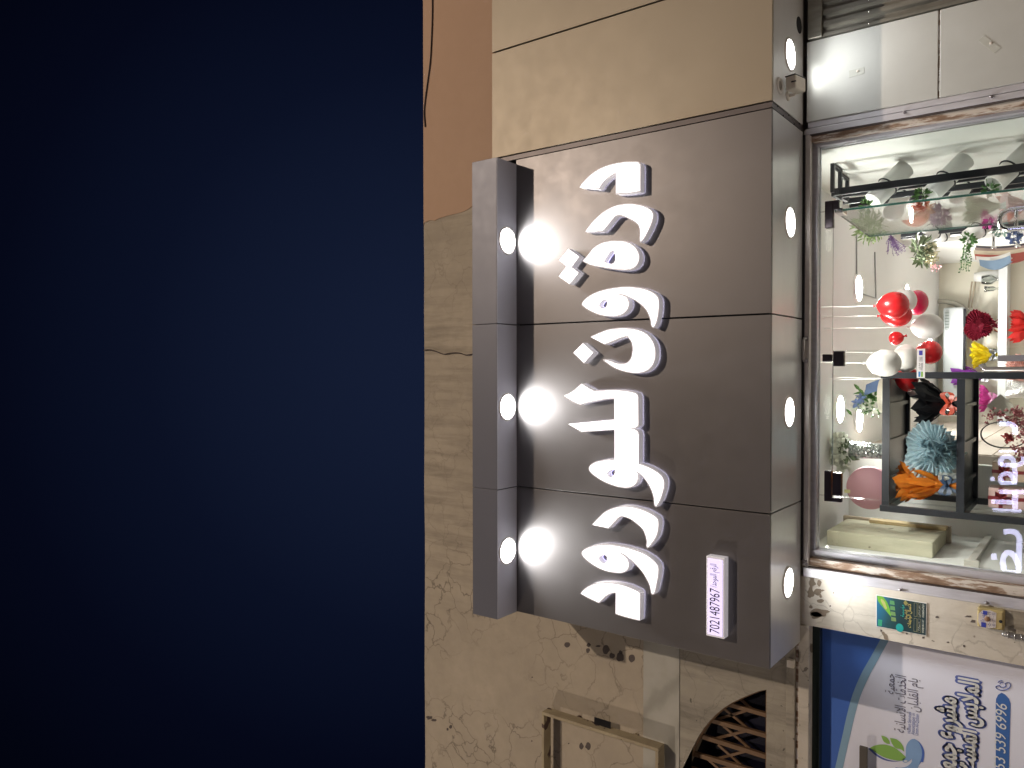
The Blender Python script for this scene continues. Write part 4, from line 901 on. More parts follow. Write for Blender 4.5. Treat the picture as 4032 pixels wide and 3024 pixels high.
balloon(c3(1016, 312), 138, 128, Yb1 + .2, m_bred, 'smallest red balloon, tail pointing downwards, in the middle of the cluster', knot='down', rib=False)
balloon(c3(905, 545), 320, 252, Yb1 - .15, m_bwhite, 'big white balloon hanging left of the small red balloon')
balloon(c3(1100, 500), 250, 262, Yb1 + .22, m_bwhite, 'white balloon behind the big white balloon, next to the sticker', rib=False)
balloon(c3(1322, 444), 255, 222, Yb1 + .45, m_bred, 'red balloon behind the payment sticker')
balloon(c3(1118, 690), 215, 245, Yb1 + .4, m_bred, 'red balloon partly hidden by the black shelf post')
balloon(c3(1215, 790), 190, 200, Yb1 + .8, m_bwhite, 'white balloon seen through the black shelf, beside the hidden red one', rib=False)
for x0_, x1_, yy, Y_ in ((300, 540, 460, Yb1), (300, 880, 693, Yb1 + .5)):
    a, b_ = P(*c3(x0_, yy + 2), Y_), P(*c3(x1_, yy), Y_); k = MB(); k.tube([(a.x, a.y, ZC - .004), b_], .003, 5); o = k.build('hanging_ribbon', m_rib_w, at=b_)
    tag(o, 'loose white ribbon hanging from the shop ceiling behind the ' + ('dark fitting' if yy < 500 else 'lily pot'), 'ribbon')
# ------------------------------------------------------------------ black display shelf
sY0, sY1 = 5.68, 6.42; sx1, sx0 = -.012, -.945
sh = thing('display_shelf', 'tall black metal display shelf full of bouquets behind the closed door', 'shelf', ((sx0 + sx1) / 2, (sY0 + sY1) / 2, .02))
zt_ = 2.79
for x_ in (sx0, sx1 - .042):
    for y_ in (sY0, sY1 - .04):
        k = MB(); k.box(x_, x_ + .042, y_, y_ + .04, .02, zt_ + (.012 if y_ == sY0 else -.02)); k.build('post', m_black, sh, bevel=.003)
SHZ = [2.79, 2.352, 1.91, 1.47]
for i, z_ in enumerate(SHZ):
    k = MB(); k.box(sx0 + .043, sx1 - .043, sY0 + .002, sY0 + .03, z_ - .045, z_); k.box(sx0 + .043, sx1 - .043, sY0 + .03, sY1 - .03, z_ - .012, z_ - .002)
    k.box(sx0 + .043, sx1 - .043, sY1 - .03, sY1 - .002, z_ - .04, z_)
    for x_ in (sx0 + .2, sx0 + .45, sx0 + .7): k.box(x_, x_ + .025, sY0 + .03, sY1 - .03, z_ - .030, z_ - .013)
    k.box(sx0 + .002, sx0 + .041, sY0 + .04, sY1 - .04, z_ - .04, z_ - .005); k.box(sx1 - .041, sx1 - .002, sY0 + .04, sY1 - .04, z_ - .04, z_ - .005)
    k.build('shelf_board', m_black, sh)
# ------------------------------------------------------------------ bouquets
def paper(name, col, var=.25, rough=.5):
    t = NT(name); t.b.inputs['Roughness'].default_value = rough
    c = t.ramp(t.noise(9, 5), [(.3, col), (.7, tuple(v * (1 - var) for v in col))]); t.l(c, t.b.inputs['Base Color'])
    tl = t.n('ShaderNodeBsdfTranslucent'); t.l(c, tl.inputs[0]); mx = t.n('ShaderNodeMixShader'); mx.inputs[0].default_value = .42
    t.l(t.b.outputs[0], mx.inputs[1]); t.l(tl.outputs[0], mx.inputs[2]); t.l(mx.outputs[0], t.o.inputs[0]); return t.m
def bouquet(label, pl, pr, yr, yl, Y, col, ribcol, n=11, jag=.10, waist=.24, flo=None, group='wrapped bouquets in the shop', dom=False, leanx=0., zbase=None, skirt=.32, taper=.75, seed=1):
    """pl/pr: picture x of top and bottom; yr/yl: picture y of right and left limit"""
    random.seed(seed)
    base = P(pr, (yr + yl) / 2, Y); s = mpp(base); h = vlen(pl, pr, (yr + yl) / 2, Y); R = (yl - yr) / 2 * s
    if zbase is not None: h += base.z - zbase; base.z = zbase
    t = thing('bouquet', label, 'bouquet', base, group)
    mat = paper('wrap_' + label.split()[0], col)
    N = n * 4
    for layer in range(2):
        k = MB(); ph0 = random.uniform(0, 6)
        prof = [(skirt, 0), (skirt * .62, waist * .55), (.20, waist), (.36, waist + .16), (.70 * taper, .62), (.95 * (taper + .25), .86), (1.0, 1.0)] if not dom else \
               [(skirt, 0), (.18, waist), (.40, waist + .12), (.62, .5), (.55, .62)]
        rings = []
        for j, (rr, zz) in enumerate(prof):
            ring = []
            for i in range(N):
                a = ph0 + 2 * math.pi * i / N; w = abs(((i / 4) % 1) - .5) * 2
                amp = (.05 + .16 * (zz if zz > waist else .5 * (waist - zz) / max(waist, .01)))
                rad_ = R * rr * (1 - .10 * layer) * (1 - amp + amp * 2 * w) * (1 + .06 * math.sin(3 * a + layer))
                zj_ = h * (zz + (jag * (w - .5) + .05 * math.sin(2 * a + ph0) if j == len(prof) - 1 else 0)) * (1 + .06 * layer)
                ring.append(base + Vector((math.cos(a) * rad_ + leanx * R * zz, math.sin(a) * rad_ * .8, zj_)))
            rings.append(ring)
        vs = [q for r_ in rings for q in r_]
        k.add(vs, [(j * N + i, j * N + (i + 1) % N, (j + 1) * N + (i + 1) % N, (j + 1) * N + i) for j in range(len(prof) - 1) for i in range(N)])
        k.build('wrap', mat, t)
    k = MB()
    if dom:
        c0 = base + Vector((leanx * R * .7, 0, h * .60)); NP = 30
        for ly in range(5):
            rr_ = R * (1.04 - .16 * ly); yo = -.02 - .030 * ly; tx, tz = random.uniform(-.12, .12) * R, random.uniform(-.12, .12) * R
            ring0, ring1 = [], []
            for i in range(NP * 2):
                a = i * math.pi / NP + ly * .3; w = 1 if i % 2 else -1; wob = 1 + .09 * math.sin(3 * a + ly) + .05 * math.sin(7 * a + 2 * ly)
                dx, dz = math.cos(a), math.sin(a) * .92
                ring0.append(c0 + Vector((tx + dx * rr_ * .12, yo + .02, tz + dz * rr_ * .12)))
                ring1.append(c0 + Vector((tx + dx * rr_ * wob * (1 + .05 * w), yo - .05 * (1 - .15 * ly) + w * .10 * rr_ + .03 * math.sin(2 * a + ly), tz + dz * rr_ * wob * (1 + .05 * w))))
            n2_ = NP * 2; k.add(ring0 + ring1, [(i, (i + 1) % n2_, n2_ + (i + 1) % n2_, n2_ + i) for i in range(n2_)])
        k.build('ruffle', mat, t)
    else:
        for i in range(n * 2):
            a = i * math.pi / n + random.uniform(-.2, .2); dd = Vector((math.cos(a), math.sin(a) * .8, 0)); c = base + dd * R * .28 + Vector((0, 0, h * (waist + .12)))
            tip = base + dd * R * random.uniform(.7, 1.05) + Vector((leanx * R, 0, h * random.uniform(.82, 1.0 + jag)))
            k.leaf(c, tip - c, R * random.uniform(.14, .26), dd, .12)
        k.build('fold', mat, t)
    if ribcol:
        k = MB(); wz = base + Vector((0, 0, h * waist)); rw = R * .26
        k.lathe([(rw, -.010), (rw * 1.06, 0), (rw, .010)], wz, (0, 0, 1), 16, caps=False)
        f = wz + Vector((0, -rw * .85, 0))
        for sg in (-1, 1):
            lp_ = [f + Vector((sg * R * .5 * math.sin(a_) , -.012 - R * .10 * math.sin(a_), R * .24 * math.sin(a_ * 2) * .8 + R * .06 * math.sin(a_))) for a_ in [i * math.pi / 8 for i in range(9)]]
            for i in range(8): k.add([lp_[i] + Vector((0, .0, -.016)), lp_[i + 1] + Vector((0, 0, -.016)), lp_[i + 1] + Vector((0, .012, .016)), lp_[i] + Vector((0, .012, .016))], [(0, 1, 2, 3)], True)
            k.add([f, f + Vector((sg * .012, -.01, 0)), f + Vector((sg * R * .38, -.02, -h * waist * .9)), f + Vector((sg * R * .2, -.02, -h * waist * .95))], [(0, 1, 2, 3)])
        k.lathe([(.0, -.013), (.012, -.006), (.013, .004), (.0, .013)], f + Vector((0, -.014, 0)), (0, 0, 1), 8, caps=False)
        k.build('ribbon', M('ribbon_' + label.split()[0], ribcol, .35, 0, .2, 20), t)
    if flo:
        k = MB(); top = base + Vector((leanx * R, 0, h * .93))
        for _ in range(60):
            a = random.uniform(0, 6.28); q_ = random.uniform(0, 1) ** .5 * R * .66; c = top + Vector((math.cos(a) * q_, math.sin(a) * q_ * .8, random.uniform(-.03, .05)))
            for _ in range(3): k.leaf(c, Vector((random.uniform(-1, 1), random.uniform(-1, 1), random.uniform(0, 1))).normalized() * R * .28, R * .09)
        k.build('flowers', M('flowers_' + label.split()[0], flo, .6, 0, .4, 30), t)
    return t
X3 = lambda v: 3100 + v * .4219
Y3 = lambda v: 1200 + v * .4219
Y4 = lambda v: 1750 + v * .4219
Y2 = lambda v: 600 + v * .4219
zs2 = SHZ[1] + .001; zs3 = SHZ[2] + .001
bouquet('black paper bouquet tied with an orange red ribbon on the display shelf', X3(1265), X3(1600), Y3(705), Y3(1140), 5.88, (.010, .010, .013), (.50, .05, .015), n=5, jag=.34, waist=.30, zbase=zs2, skirt=.34, taper=.6, seed=3)
bouquet('orange paper bouquet tied with a blue ribbon on the display shelf', X3(1100), X3(1600), Y4(190), Y4(575), 5.82, (.85, .27, .02), (.02, .05, .11), n=6, jag=.16, waist=.22, zbase=zs2, skirt=.42, taper=.5, flo=(.55, .18, .02), seed=6)
# light blue ruffled bouquet with paper loops
tb = bouquet('blue pale ruffled paper bouquet with rolled loops on the display shelf', X3(1225), X3(1640), Y3(1095), Y3(1605), 5.86, (.68, .84, .90), None, n=14, jag=.05, waist=.16, zbase=zs2, dom=True, skirt=.55, seed=8)
k = MB(); cpx = P(X3(1420), Y3(1365), 5.66); s_ = mpp(cpx)
for dx, dy in ((-60, -40), (10, -30), (-20, 70), (50, 80), (-90, 30), (60, 20), (-130, -60), (-120, 90), (0, 130), (30, -110)):
    c = P(X3(1420 + dx), Y3(1365 + dy), 5.66 - .05 * random.random()); a0 = random.uniform(0, 6.28); R_ = .040
    pts = [(c + Vector((math.cos(a0 + a_) * R_ * (1 - .3 * i / 12), 0, math.sin(a0 + a_) * R_ * (1 - .3 * i / 12)))) for i, a_ in enumerate([j * .42 for j in range(14)])]
    for i in range(13): k.add([pts[i], pts[i + 1], pts[i + 1] + Vector((0, .075, 0)), pts[i] + Vector((0, .075, 0))], [(0, 1, 2, 3)], True)
k.build('paper_loop', M('loop_paper', (.62, .76, .82), .5, 0, .15, 12), tb)
Yk = 10.42; zk = P(3938, 1400, 10.5).z
shelf = MB(); shelf.box(XD + .01, XR - .02, 10.25, 10.59, zk - .085, zk); o = shelf.build('wall_shelf', M('white_shelf', (.66, .68, .70), .35, 0, .05), at=(.3, 10.4, zk), bevel=.004); tag(o, 'long white wall shelf at the back of the shop', 'shelf')
bouquet('crimson dark red tissue bouquet with a cream bow on the white back shelf', X3(1665), X3(1985), Y3(65), Y3(330), Yk, (.26, .016, .04), (.60, .52, .40), n=10, jag=.1, waist=.26, zbase=zk + .001, skirt=.5, dom=True, seed=11)
bouquet('yellow tissue paper bouquet with a dark bow on the white back shelf', X3(1745), X3(1985), Y3(352), Y3(580), Yk - .05, (.78, .62, .015), (.06, .06, .06), n=9, jag=.1, waist=.2, zbase=zk + .001, taper=.6, seed=12)
bouquet('purple tissue bouquet behind the black shelf post', X3(1570), X3(1985), Y3(575), Y3(770), Yk - .02, (.26, .035, .38), (.55, .55, .6), n=8, jag=.08, waist=.3, zbase=zk + .001, seed=13)
bouquet('pink flower shaped tissue bouquet seen through the black shelf', X3(1815), X3(1990), Y3(765), Y3(985), Yk - .04, (.68, .06, .36), (.6, .25, .45), n=8, jag=.3, waist=.35, zbase=zk + .001, seed=14)
bouquet('red zigzag paper bouquet under the white back shelf', X3(2125), X3(2480), Y3(60), Y3(330), 10.3, (.72, .03, .025), None, n=10, jag=.16, waist=.3, seed=15)
bouquet('salmon pink tissue bouquet beside the closed door handle', X3(2035), X3(2430), Y3(470), Y3(760), 9.2, (.74, .44, .39), None, n=9, jag=.1, waist=.25, dom=True, seed=16)
# silver sequin vase
def vase(label, pl, pr, yr, yl, Y, mat, prof=None, flare=.8, group=None, zbase=None):
    base = P(pr, (yr + yl) / 2, Y); s = mpp(base); h = vlen(pl, pr, (yr + yl) / 2, Y); R = (yl - yr) / 2 * s
    if zbase is not None: h += base.z - zbase; base.z = zbase
    k = MB(); pr_ = prof or [(.0, 0), (.8, 0), (.85, .05), (.9, .5), (1., 1.), (.92, 1.0), (.82, .5), (.76, .06), (0, .05)]
    k.lathe([(max(r_ * R, .0003), z_ * h) for r_, z_ in pr_], base, (0, 0, 1), 26, caps=False); o = k.build('vase', mat, at=base); return tag(o, label, 'vase', group)
def crystal(name, col, sc, metal=.65):
    t = NT(name); b = t.b; b.inputs['Base Color'].default_value = c4_(col); b.inputs['Metallic'].default_value = metal; b.inputs['Roughness'].default_value = .08
    v = t.n('ShaderNodeTexVoronoi'); v.inputs['Scale'].default_value = sc; t.l(t.co(), v.inputs['Vector']); t.bump(v.outputs['Distance'], 1., .012)
    c = t.ramp(v.outputs['Distance'], [(.1, tuple(x * 1.1 for x in col)), (.8, tuple(x * .35 for x in col))]); t.l(c, b.inputs['Base Color']); return t.m
m_cry = crystal('cut_crystal', (.62, .66, .64), 46); m_seq = crystal('silver_sequins', (.75, .76, .76), 85, .9)
m_clear = glassmat('clear_glass', (.86, .88, .86), 2.2)
vase('tall silver sequin vase with a pink bunch, seen under the purple bouquet', X3(2045), X3(2300), Y3(700), Y3(880), 9.0, m_seq)
vase('tall cut crystal vase holding white peonies on top of the black shelf', X3(590), X3(930), Y3(1288), Y3(1455), 5.95, m_cry, zbase=SHZ[0] + .001)
vase('small ribbed clear glass between the blue and the orange bouquet', X3(1415), X3(1590), Y3(1568), Y3(1655), 5.8, crystal('ribbed_crystal', (.70, .72, .68), 30, .4), zbase=zs2)
vase('sequin candle glass beside the black bouquet on the shelf', X3(1430), X3(1590), Y3(965), Y3(1040), 6.2, m_seq, zbase=zs2)
vase('clear footed glass vase on the white back shelf, taller of two', c2(1815, 0)[0], c2(1986, 0)[0], Y2(1130), Y2(1232), Yk, m_clear, [(.0, 0), (.7, 0), (.2, .12), (.25, .2), (.9, .45), (.95, .7), (.8, 1.), (.74, 1.), (.86, .6), (.0, .25)], group=None, zbase=zk + .001)
vase('clear footed glass vase on the white back shelf, shorter of two', c2(1842, 0)[0], c2(1986, 0)[0], Y2(1238), Y2(1300), Yk - .05, m_clear, [(.0, 0), (.8, 0), (.2, .15), (.3, .25), (.7, .4), (.75, .8), (1., 1.), (.9, 1.), (.62, .6), (.0, .3)], zbase=zk + .001)
vase('round white ceramic pot on the white back shelf behind the glass vases', c2(1745, 0)[0], c2(1986, 0)[0], Y2(1100), Y2(1200), Yk + .1, M('white_ceramic', (.82, .82, .80), .25, 0, 0), [(.0, 0), (.8, 0), (1., .2), (1., .75), (.8, 1.), (.7, 1.), (.7, .9), (0, .9)], zbase=zk + .001)
# ------------------------------------------------------------------ plants and flowers
def leafmat(name, c, v=.45): return M(name, c, .55, 0, v, 25)
m_lg = leafmat('leaf_green', (.09, .22, .045)); m_lo = leafmat('leaf_olive', (.17, .22, .12)); m_ld = leafmat('leaf_dark', (.06, .17, .03))
m_cream = leafmat('petal_cream', (.74, .70, .48), .15); m_pw = leafmat('petal_white', (.74, .76, .66), .2); m_lav = leafmat('petal_lavender', (.24, .13, .36)); m_bl = leafmat('petal_blue', (.09, .14, .30), .5)
m_pk = leafmat('petal_pink', (.72, .36, .38), .3); m_berry = leafmat('petal_berry', (.36, .10, .11), .5)
def puff(k, c, R, n, L, w, up_=.3, sx_=1., sz_=1.):
    for _ in range(n):
        d = Vector((random.gauss(0, 1), random.gauss(0, 1), random.gauss(0, 1))).normalized(); q_ = c + Vector((d.x * sx_, d.y, d.z * sz_)) * R * random.uniform(.35, 1)
        dd = (d + Vector((random.uniform(-.6, .6), random.uniform(-.6, .6), up_ + random.uniform(-.4, .4)))).normalized(); k.leaf(q_, dd * L * random.uniform(.7, 1.25), w * random.uniform(.7, 1.2))
def spray(k, base, d, L, n, leafL, w, spread=.5, droop=0.):
    """leafy twigs from a common foot"""
    d = Vector(d).normalized()
    for _ in range(n):
        dd = (d + Vector((random.gauss(0, spread), random.gauss(0, spread), random.gauss(0, spread)))).normalized(); l_ = L * random.uniform(.6, 1.05)
        pth = [base + dd * l_ * t_ + Vector((0, 0, -droop * t_ * t_ * l_)) for t_ in (0, .33, .66, 1)]; k.tube(pth, .0012, 4, False)
        for i in range(9):
            t_ = .15 + .85 * i / 8; q_ = base + dd * l_ * t_ + Vector((0, 0, -droop * t_ * t_ * l_)); sd = dd.orthogonal().normalized(); sd = Matrix.Rotation(random.uniform(0, 6.28), 3, dd) @ sd
            k.leaf(q_, (dd * .6 + sd).normalized() * leafL * random.uniform(.7, 1.2), w)
random.seed(21)
# lilies in a white and gold pot on top of the black shelf
ptb = P(X3(920), Y3(850), 5.95); ptb.z = SHZ[0] + .001; s_ = mpp(ptb)
pt = thing('flower_pot', 'cream oval pot with a gold band holding white lilies on the black shelf', 'flower pot', ptb)
Rp = 160 * .4219 * s_
k = MB(); k.lathe([(.0, 0), (Rp * .95, 0), (Rp, .02), (Rp * 1.0, .065), (Rp * .9, .065), (0, .05)], ptb, (0, 0, 1), 30, caps=False); k.build('pot', M('cream_pot', (.66, .62, .52), .3, 0, .05), pt)
k = MB(); k.lathe([(Rp * 1.004, .018), (Rp * 1.012, .019), (Rp * 1.012, .027), (Rp * 1.004, .028)], ptb, (0, 0, 1), 30, caps=False); k.build('gold_band', M('gold', (.45, .30, .09), .25, .9, 0), pt)
k = MB(); c = ptb + Vector((0, 0, .10)); puff(k, P(X3(800), Y3(930), 5.93), .06, 60, .06, .014, .6, 1.5); 
for _ in range(10): a = random.uniform(-.8, .8); k.leaf(c, Vector((a * .9 - .25, random.uniform(-.3, .3), random.uniform(.3, .9))).normalized() * .15, .012)
for px_ in ((620, 740), (655, 770), (545, 975)): k.leaf(P(X3(px_[0] + 60), Y3(px_[1] + 60), 5.93), P(X3(px_[0]), Y3(px_[1]), 5.93) - P(X3(px_[0] + 60), Y3(px_[1] + 60), 5.93), .012)
k.build('leaves', m_lg, pt)
k = MB()
for x_, y_ in ((780, 930), (720, 990), (800, 985), (640, 950), (735, 900), (690, 960)):
    q_ = P(X3(x_), Y3(y_), 5.88)
    for a_ in range(6): k.leaf(q_, Vector((math.cos(a_ * 1.05), -.4, math.sin(a_ * 1.05))) * .042, .012)
k.build('lily', m_pw, pt)
k = MB(); 
for x_, y_ in ((690, 870), (650, 920)):
    q_ = P(X3(x_), Y3(y_), 5.86)
    for a_ in range(5): k.leaf(q_, Vector((math.cos(a_ * 1.26), -.4, math.sin(a_ * 1.26))) * .04, .014)
k.build('blue_bloom', M('dusty_blue_petal', (.17, .24, .44), .6, 0, .2), pt)
a, b_, c_, d_ = [P(X3(u_), Y3(v_), 5.90) for u_, v_ in ((735, 745), (860, 695), (850, 800), (722, 845))]
k = MB(); k.prism([a, b_, c_, d_], (0, .03, 0)); k.prism([a.lerp(d_, .5), b_.lerp(c_, .5), c_, d_], (0, -.015, 0)); o = k.build('gift_envelope', M('blue_paper', (.10, .17, .34), .5, 0, .2), at=c_); tag(o, 'folded slate blue paper envelope leaning on the cream flower pot', 'envelope')
# peonies in the crystal vase
pc_ = P(X3(520), Y3(1370), 5.95)
pe = thing('peony_bunch', 'white peonies with green leaves standing in the crystal vase', 'flowers', pc_)
k = MB()
for x_, y_ in ((470, 1270), (450, 1350), (455, 1440), (520, 1500), (500, 1250), (480, 1390)): puff(k, P(X3(x_), Y3(y_), 5.93 + random.uniform(-.05, .05)), .032, 90, .034, .017, .2)
k.build('blooms', m_pw, pe)
k = MB(); puff(k, P(X3(565), Y3(1370), 5.95), .05, 60, .05, .013, -.2, 1.6); 
for i in range(6): k.tube([P(X3(600), Y3(1340 + 14 * i), 5.95), P(X3(880), Y3(1360 + 6 * i), 5.95)], .003, 5)
k.build('stems', m_lo, pe)
# pink round box standing on the shelf
c = P(X3(722), Y4(408), 5.98); Rd = 198 * .4219 * mpp(c)
rb = thing('round_box', 'round dusty pink gift box lid standing on edge on the black shelf', 'gift box', (c.x, c.y, SHZ[0])); c.z = SHZ[0] + Rd * .96
k = MB(); k.lathe([(.0, 0), (Rd * .985, 0), (Rd, .006), (Rd, .06), (0, .06)], c, (.06, 1, .10), 48, caps=False); k.build('lid', M('dusty_pink_card', (.52, .275, .315), .55, 0, .1, 2), rb)
k = MB(); q_ = P(X3(560), Y4(437), c.y - .012); k.box(q_.x - .012, q_.x + .012, q_.y - .004, q_.y, q_.z - .02, q_.z + .02); k.build('price_tag', M('tag_yellow', (.55, .52, .25), .6, 0, 0), rb)
# hoop basket with berry twigs and wrapped gifts on the third shelf
hc = P(X3(2020), Y3(1215), 5.78); Rh = 170 * .4219 * mpp(hc)
hb = thing('hoop_arrangement', 'black double hoop with dusky berry twigs on the lower shelf', 'flower hoop', hc)
for o_ in (0, .03):
    k = MB(); k.tube([hc + Vector((math.cos(i * .1963) * Rh * .72, o_, math.sin(i * .1963) * Rh * 1.1)) for i in range(33)], .0035, 6, False); k.build('hoop', m_black, hb)
k = MB()
for (ax_, ay_), (bx_, by_) in (((2000, 1000), (1860, 1070)), ((2209, 1120), (1990, 1030)), ((2209, 1060), (2095, 985)), ((2209, 1180), (2150, 1060)), ((2230, 1330), (2110, 1350)), ((2230, 1250), (2150, 1230)), ((2230, 1400), (2150, 1420)), ((2200, 1010), (2100, 985))):
    p_, q_ = P(X3(ax_), Y3(ay_), 5.72), P(X3(bx_), Y3(by_), 5.76); k.tube([p_, q_], .002, 4)
    for i in range(26):
        c = p_.lerp(q_, i / 25) + Vector((random.gauss(0, .014), random.gauss(0, .014), random.gauss(0, .014)))
        for _ in range(3): k.leaf(c, Vector((random.gauss(0, 1), random.gauss(0, 1), random.gauss(0, 1))).normalized() * .016, .006)
k.build('berry_twigs', m_berry, hb)
k = MB(); spray(k, P(X3(2120), Y3(1215), 5.80), (0, 0, 1), .06, 4, .03, .01, .4); k.build('small_bloom', M('red_bloom', (.55, .10, .10), .6, 0, .3), hb)
def gift(label, xl_, yr_, yl_, Y, col, rc, d=.16):
    a, b_ = P(X3(xl_), yr_, Y), P(X3(xl_), yl_, Y); z1_ = (a.z + b_.z) / 2; x1_, x0_ = a.x, b_.x; z0_ = zs3
    t = thing('gift_box', label, 'gift box', ((x0_ + x1_) / 2, Y, z0_))
    k = MB(); k.box(x0_, x1_, Y, Y + d, z0_, z1_); k.build('box', M('card_' + label.split()[0], col, .5, 0, .1), t, bevel=.003)
    m_ = M('bow_' + label.split()[0], rc, .3, 0, .25, 15); xm_ = (x0_ + x1_) / 2; w_ = (x1_ - x0_)
    k = MB(); k.box(xm_ - w_ * .09, xm_ + w_ * .09, Y - .002, Y + d + .002, z0_ + .001, z1_ + .002); k.box(x0_ - .001, x1_ + .001, Y - .0016, Y + d + .0016, z1_ - w_ * .62, z1_ - w_ * .45); k.build('ribbon_band', m_, t)
    f = Vector((xm_, Y - .004, z1_ - w_ * .54)); k = MB()
    for ang_ in (.6, 2.5, 3.9, 5.5):
        d_ = Vector((math.cos(ang_), 0, math.sin(ang_))); n_ = Vector((-d_.z, 0, d_.x)); L_ = w_ * .42
        k.add([f, f + d_ * L_ * .5 + n_ * w_ * .12 + Vector((0, -.03, 0)), f + d_ * L_ + Vector((0, -.012, 0)), f + d_ * L_ * .5 - n_ * w_ * .12 + Vector((0, -.02, 0))], [(0, 1, 2), (0, 2, 3)])
    k.build('bow', m_, t); return t
gift('beige gift box with a dark red ribbon bow on the lower shelf', 1912, Y4(162), Y4(335), 5.84, (.58, .44, .32), (.24, .03, .03))
gift('pale pink gift box with a dark red ribbon bow at the shelf end', 1875, Y4(400), Y4(585), 5.78, (.66, .46, .43), (.24, .03, .035))
k = MB(); a, b_ = P(X3(1985), Y3(945), 5.9), P(X3(1985), Y3(1015), 5.9); c = P(X3(1990), Y3(945), 5.86); s_ = 78 * .4219 * mpp(c)
k.obox(c, Vector((s_ * .72, 0, s_ * .72)), Vector((0, .008, 0)), Vector((-s_ * .72, 0, s_ * .72))); o = k.build('card_pouch', M('pouch_card', (.52, .50, .42), .5, 0, .15), at=c); tag(o, 'beige square card pouch hanging on its corner below the pink bouquet', 'pouch')
k = MB(); k.tube([c + Vector((0, 0, s_ * 1.0)), Vector((c.x, c.y, SHZ[1] - .03))], .001, 4); k.build('string', m_black, o)
# ------------------------------------------------------------------ air conditioner on the back wall
a, b_ = P(X3(1455), Y3(28), 10.36), P(X3(1655), Y3(28), 10.36); xr_ = a.x; xl_ = xr_ - 1.05
ac = thing('air_conditioner', 'white split air conditioner on the back wall below the balloons', 'air conditioner', ((xr_ + xl_) / 2, YB, b_.z))
k = MB(); k.box(xl_, xr_, 10.36, YB - .001, b_.z, a.z); k.build('casing', M('ac_white', (.47, .505, .515), .3, 0, .04), ac, bevel=.02)
k = MB(); k.box(xl_ + .02, xr_ - .02, 10.353, 10.37, b_.z - .012, b_.z + .012); k.build('air_slot', m_dark, ac)
k = MB()
for i in range(7):
    q_ = P(X3(1490), Y3(62 + 27 * i), 10.345); k.lathe([(.013 if i != 3 else .017, 0), (.016 if i != 3 else .021, -.004), (.016 if i != 3 else .021, .004)], q_, (0, 1, 0), 14, caps=False)
    if i < 6:
        q2_ = P(X3(1490), Y3(75 + 27 * i), 10.345); k.box(q2_.x - .006, q2_.x + .006, 10.342, 10.348, q2_.z - .022, q2_.z + .022)
k.build('display_marks', M('ac_mark', (.20, .24, .22), .5, 0, 0), ac)
k = MB()
q_ = [P(*c2(x_, y_), 10.5) for x_, y_ in ((1408, 1390), (1480, 1392), (1560, 1410), (1630, 1445), (1680, 1490))]; k.tube(q_, .03, 8); o = k.build('drain_pipe', M('pipe_wrap', (.46, .44, .38), .7, 0, .2), at=q_[0]); tag(o, 'grey wrapped pipe curving down to the air conditioner', 'pipe')
for i, dx in enumerate((0, 30)):
    q_ = [P(*c2(x_ + dx, y_), 10.52) for x_, y_ in ((1725, 1205), (1710, 1290), (1690, 1450))]; k = MB(); k.tube(q_, .010, 6); o = k.build('wall_pipe', M('pipe_beige', (.40, .34, .25), .6, 0, .2), at=q_[0])
    tag(o, ('left' if i else 'right') + ' one of two thin pipes rising beside the air conditioner', 'pipe')
# ------------------------------------------------------------------ rack of tilted white tubes with flowers on the right wall
ra = thing('tube_rack', 'black metal wall rack holding tilted white tubes of flowers', 'rack', (XR, 5.4, 1.2))
def post(p0_, p1_, Y, w=.021):
    a, b_ = P(*c2(*p0_), Y), P(*c2(*p1_), Y); k = MB(); k.box(a.x - w, a.x + w, Y - .012, Y + .012, 1.3, a.z); k.build('post', m_black, ra, bevel=.002); return a
pa = post((440, 372), (2209, 130), 5.05); pb = post((510, 395), (2209, 190), 5.32, .018); pc2 = post((520, 462), (2209, 260), 5.55, .018); pd = post((580, 495), (2209, 300), 6.15, .018); pe2 = post((1060, 770), (2209, 620), 7.0, .02); pf2 = post((1062, 790), (2209, 650), 7.35, .02)
for p_, x0_, x1_, y0_, y1_ in ((pa, 362, 445, 160, 390), (pb, 505, 583, 266, 400)):
    Yq = p_.y; za = P(*c2(x0_, y0_), Yq).z; k = MB()
    k.box(p_.x, XR, Yq - .012, Yq + .012, p_.z, p_.z + .022); k.box(p_.x, XR, Yq + .16, Yq + .184, p_.z, p_.z + .022); k.box(p_.x - .02, p_.x + .02, Yq + .012, Yq + .16, p_.z, p_.z + .022); k.box(XR - .02, XR, Yq + .012, Yq + .16, p_.z, p_.z + .022)
    k.build('bracket', m_black, ra)
m_tube = M('white_tube', (.80, .80, .78), .5, 0, .06, 6)
GT = 'tilted white flower tubes in the rack'
def tubething(lo, hi, rpx, Y, label):
    a, b_ = P(*c2(*lo), Y + .10), P(*c2(*hi), Y - .03); R_ = rpx * .4219 * mpp(b_); d = (b_ - a); L_ = d.length
    t = thing('flower_tube', label, 'flower tube', a, GT)
    k = MB(); k.lathe([(.0, 0), (R_, 0), (R_, L_), (R_ * .93, L_), (R_ * .93, .02), (.0, .02)], a, d, 28, caps=False); k.build('tube', m_tube, t)
    c = a + d * .55; k = MB(); dn = d.normalized(); s1 = dn.cross(Vector((0, 1, 0))).normalized(); s2 = dn.cross(s1)
    k.tube([c + (s1 * math.cos(i * .349) + s2 * math.sin(i * .349)) * (R_ + .004) for i in range(19)], .005, 6, False); k.build('holding_ring', m_black, t); return b_, d.normalized(), R_
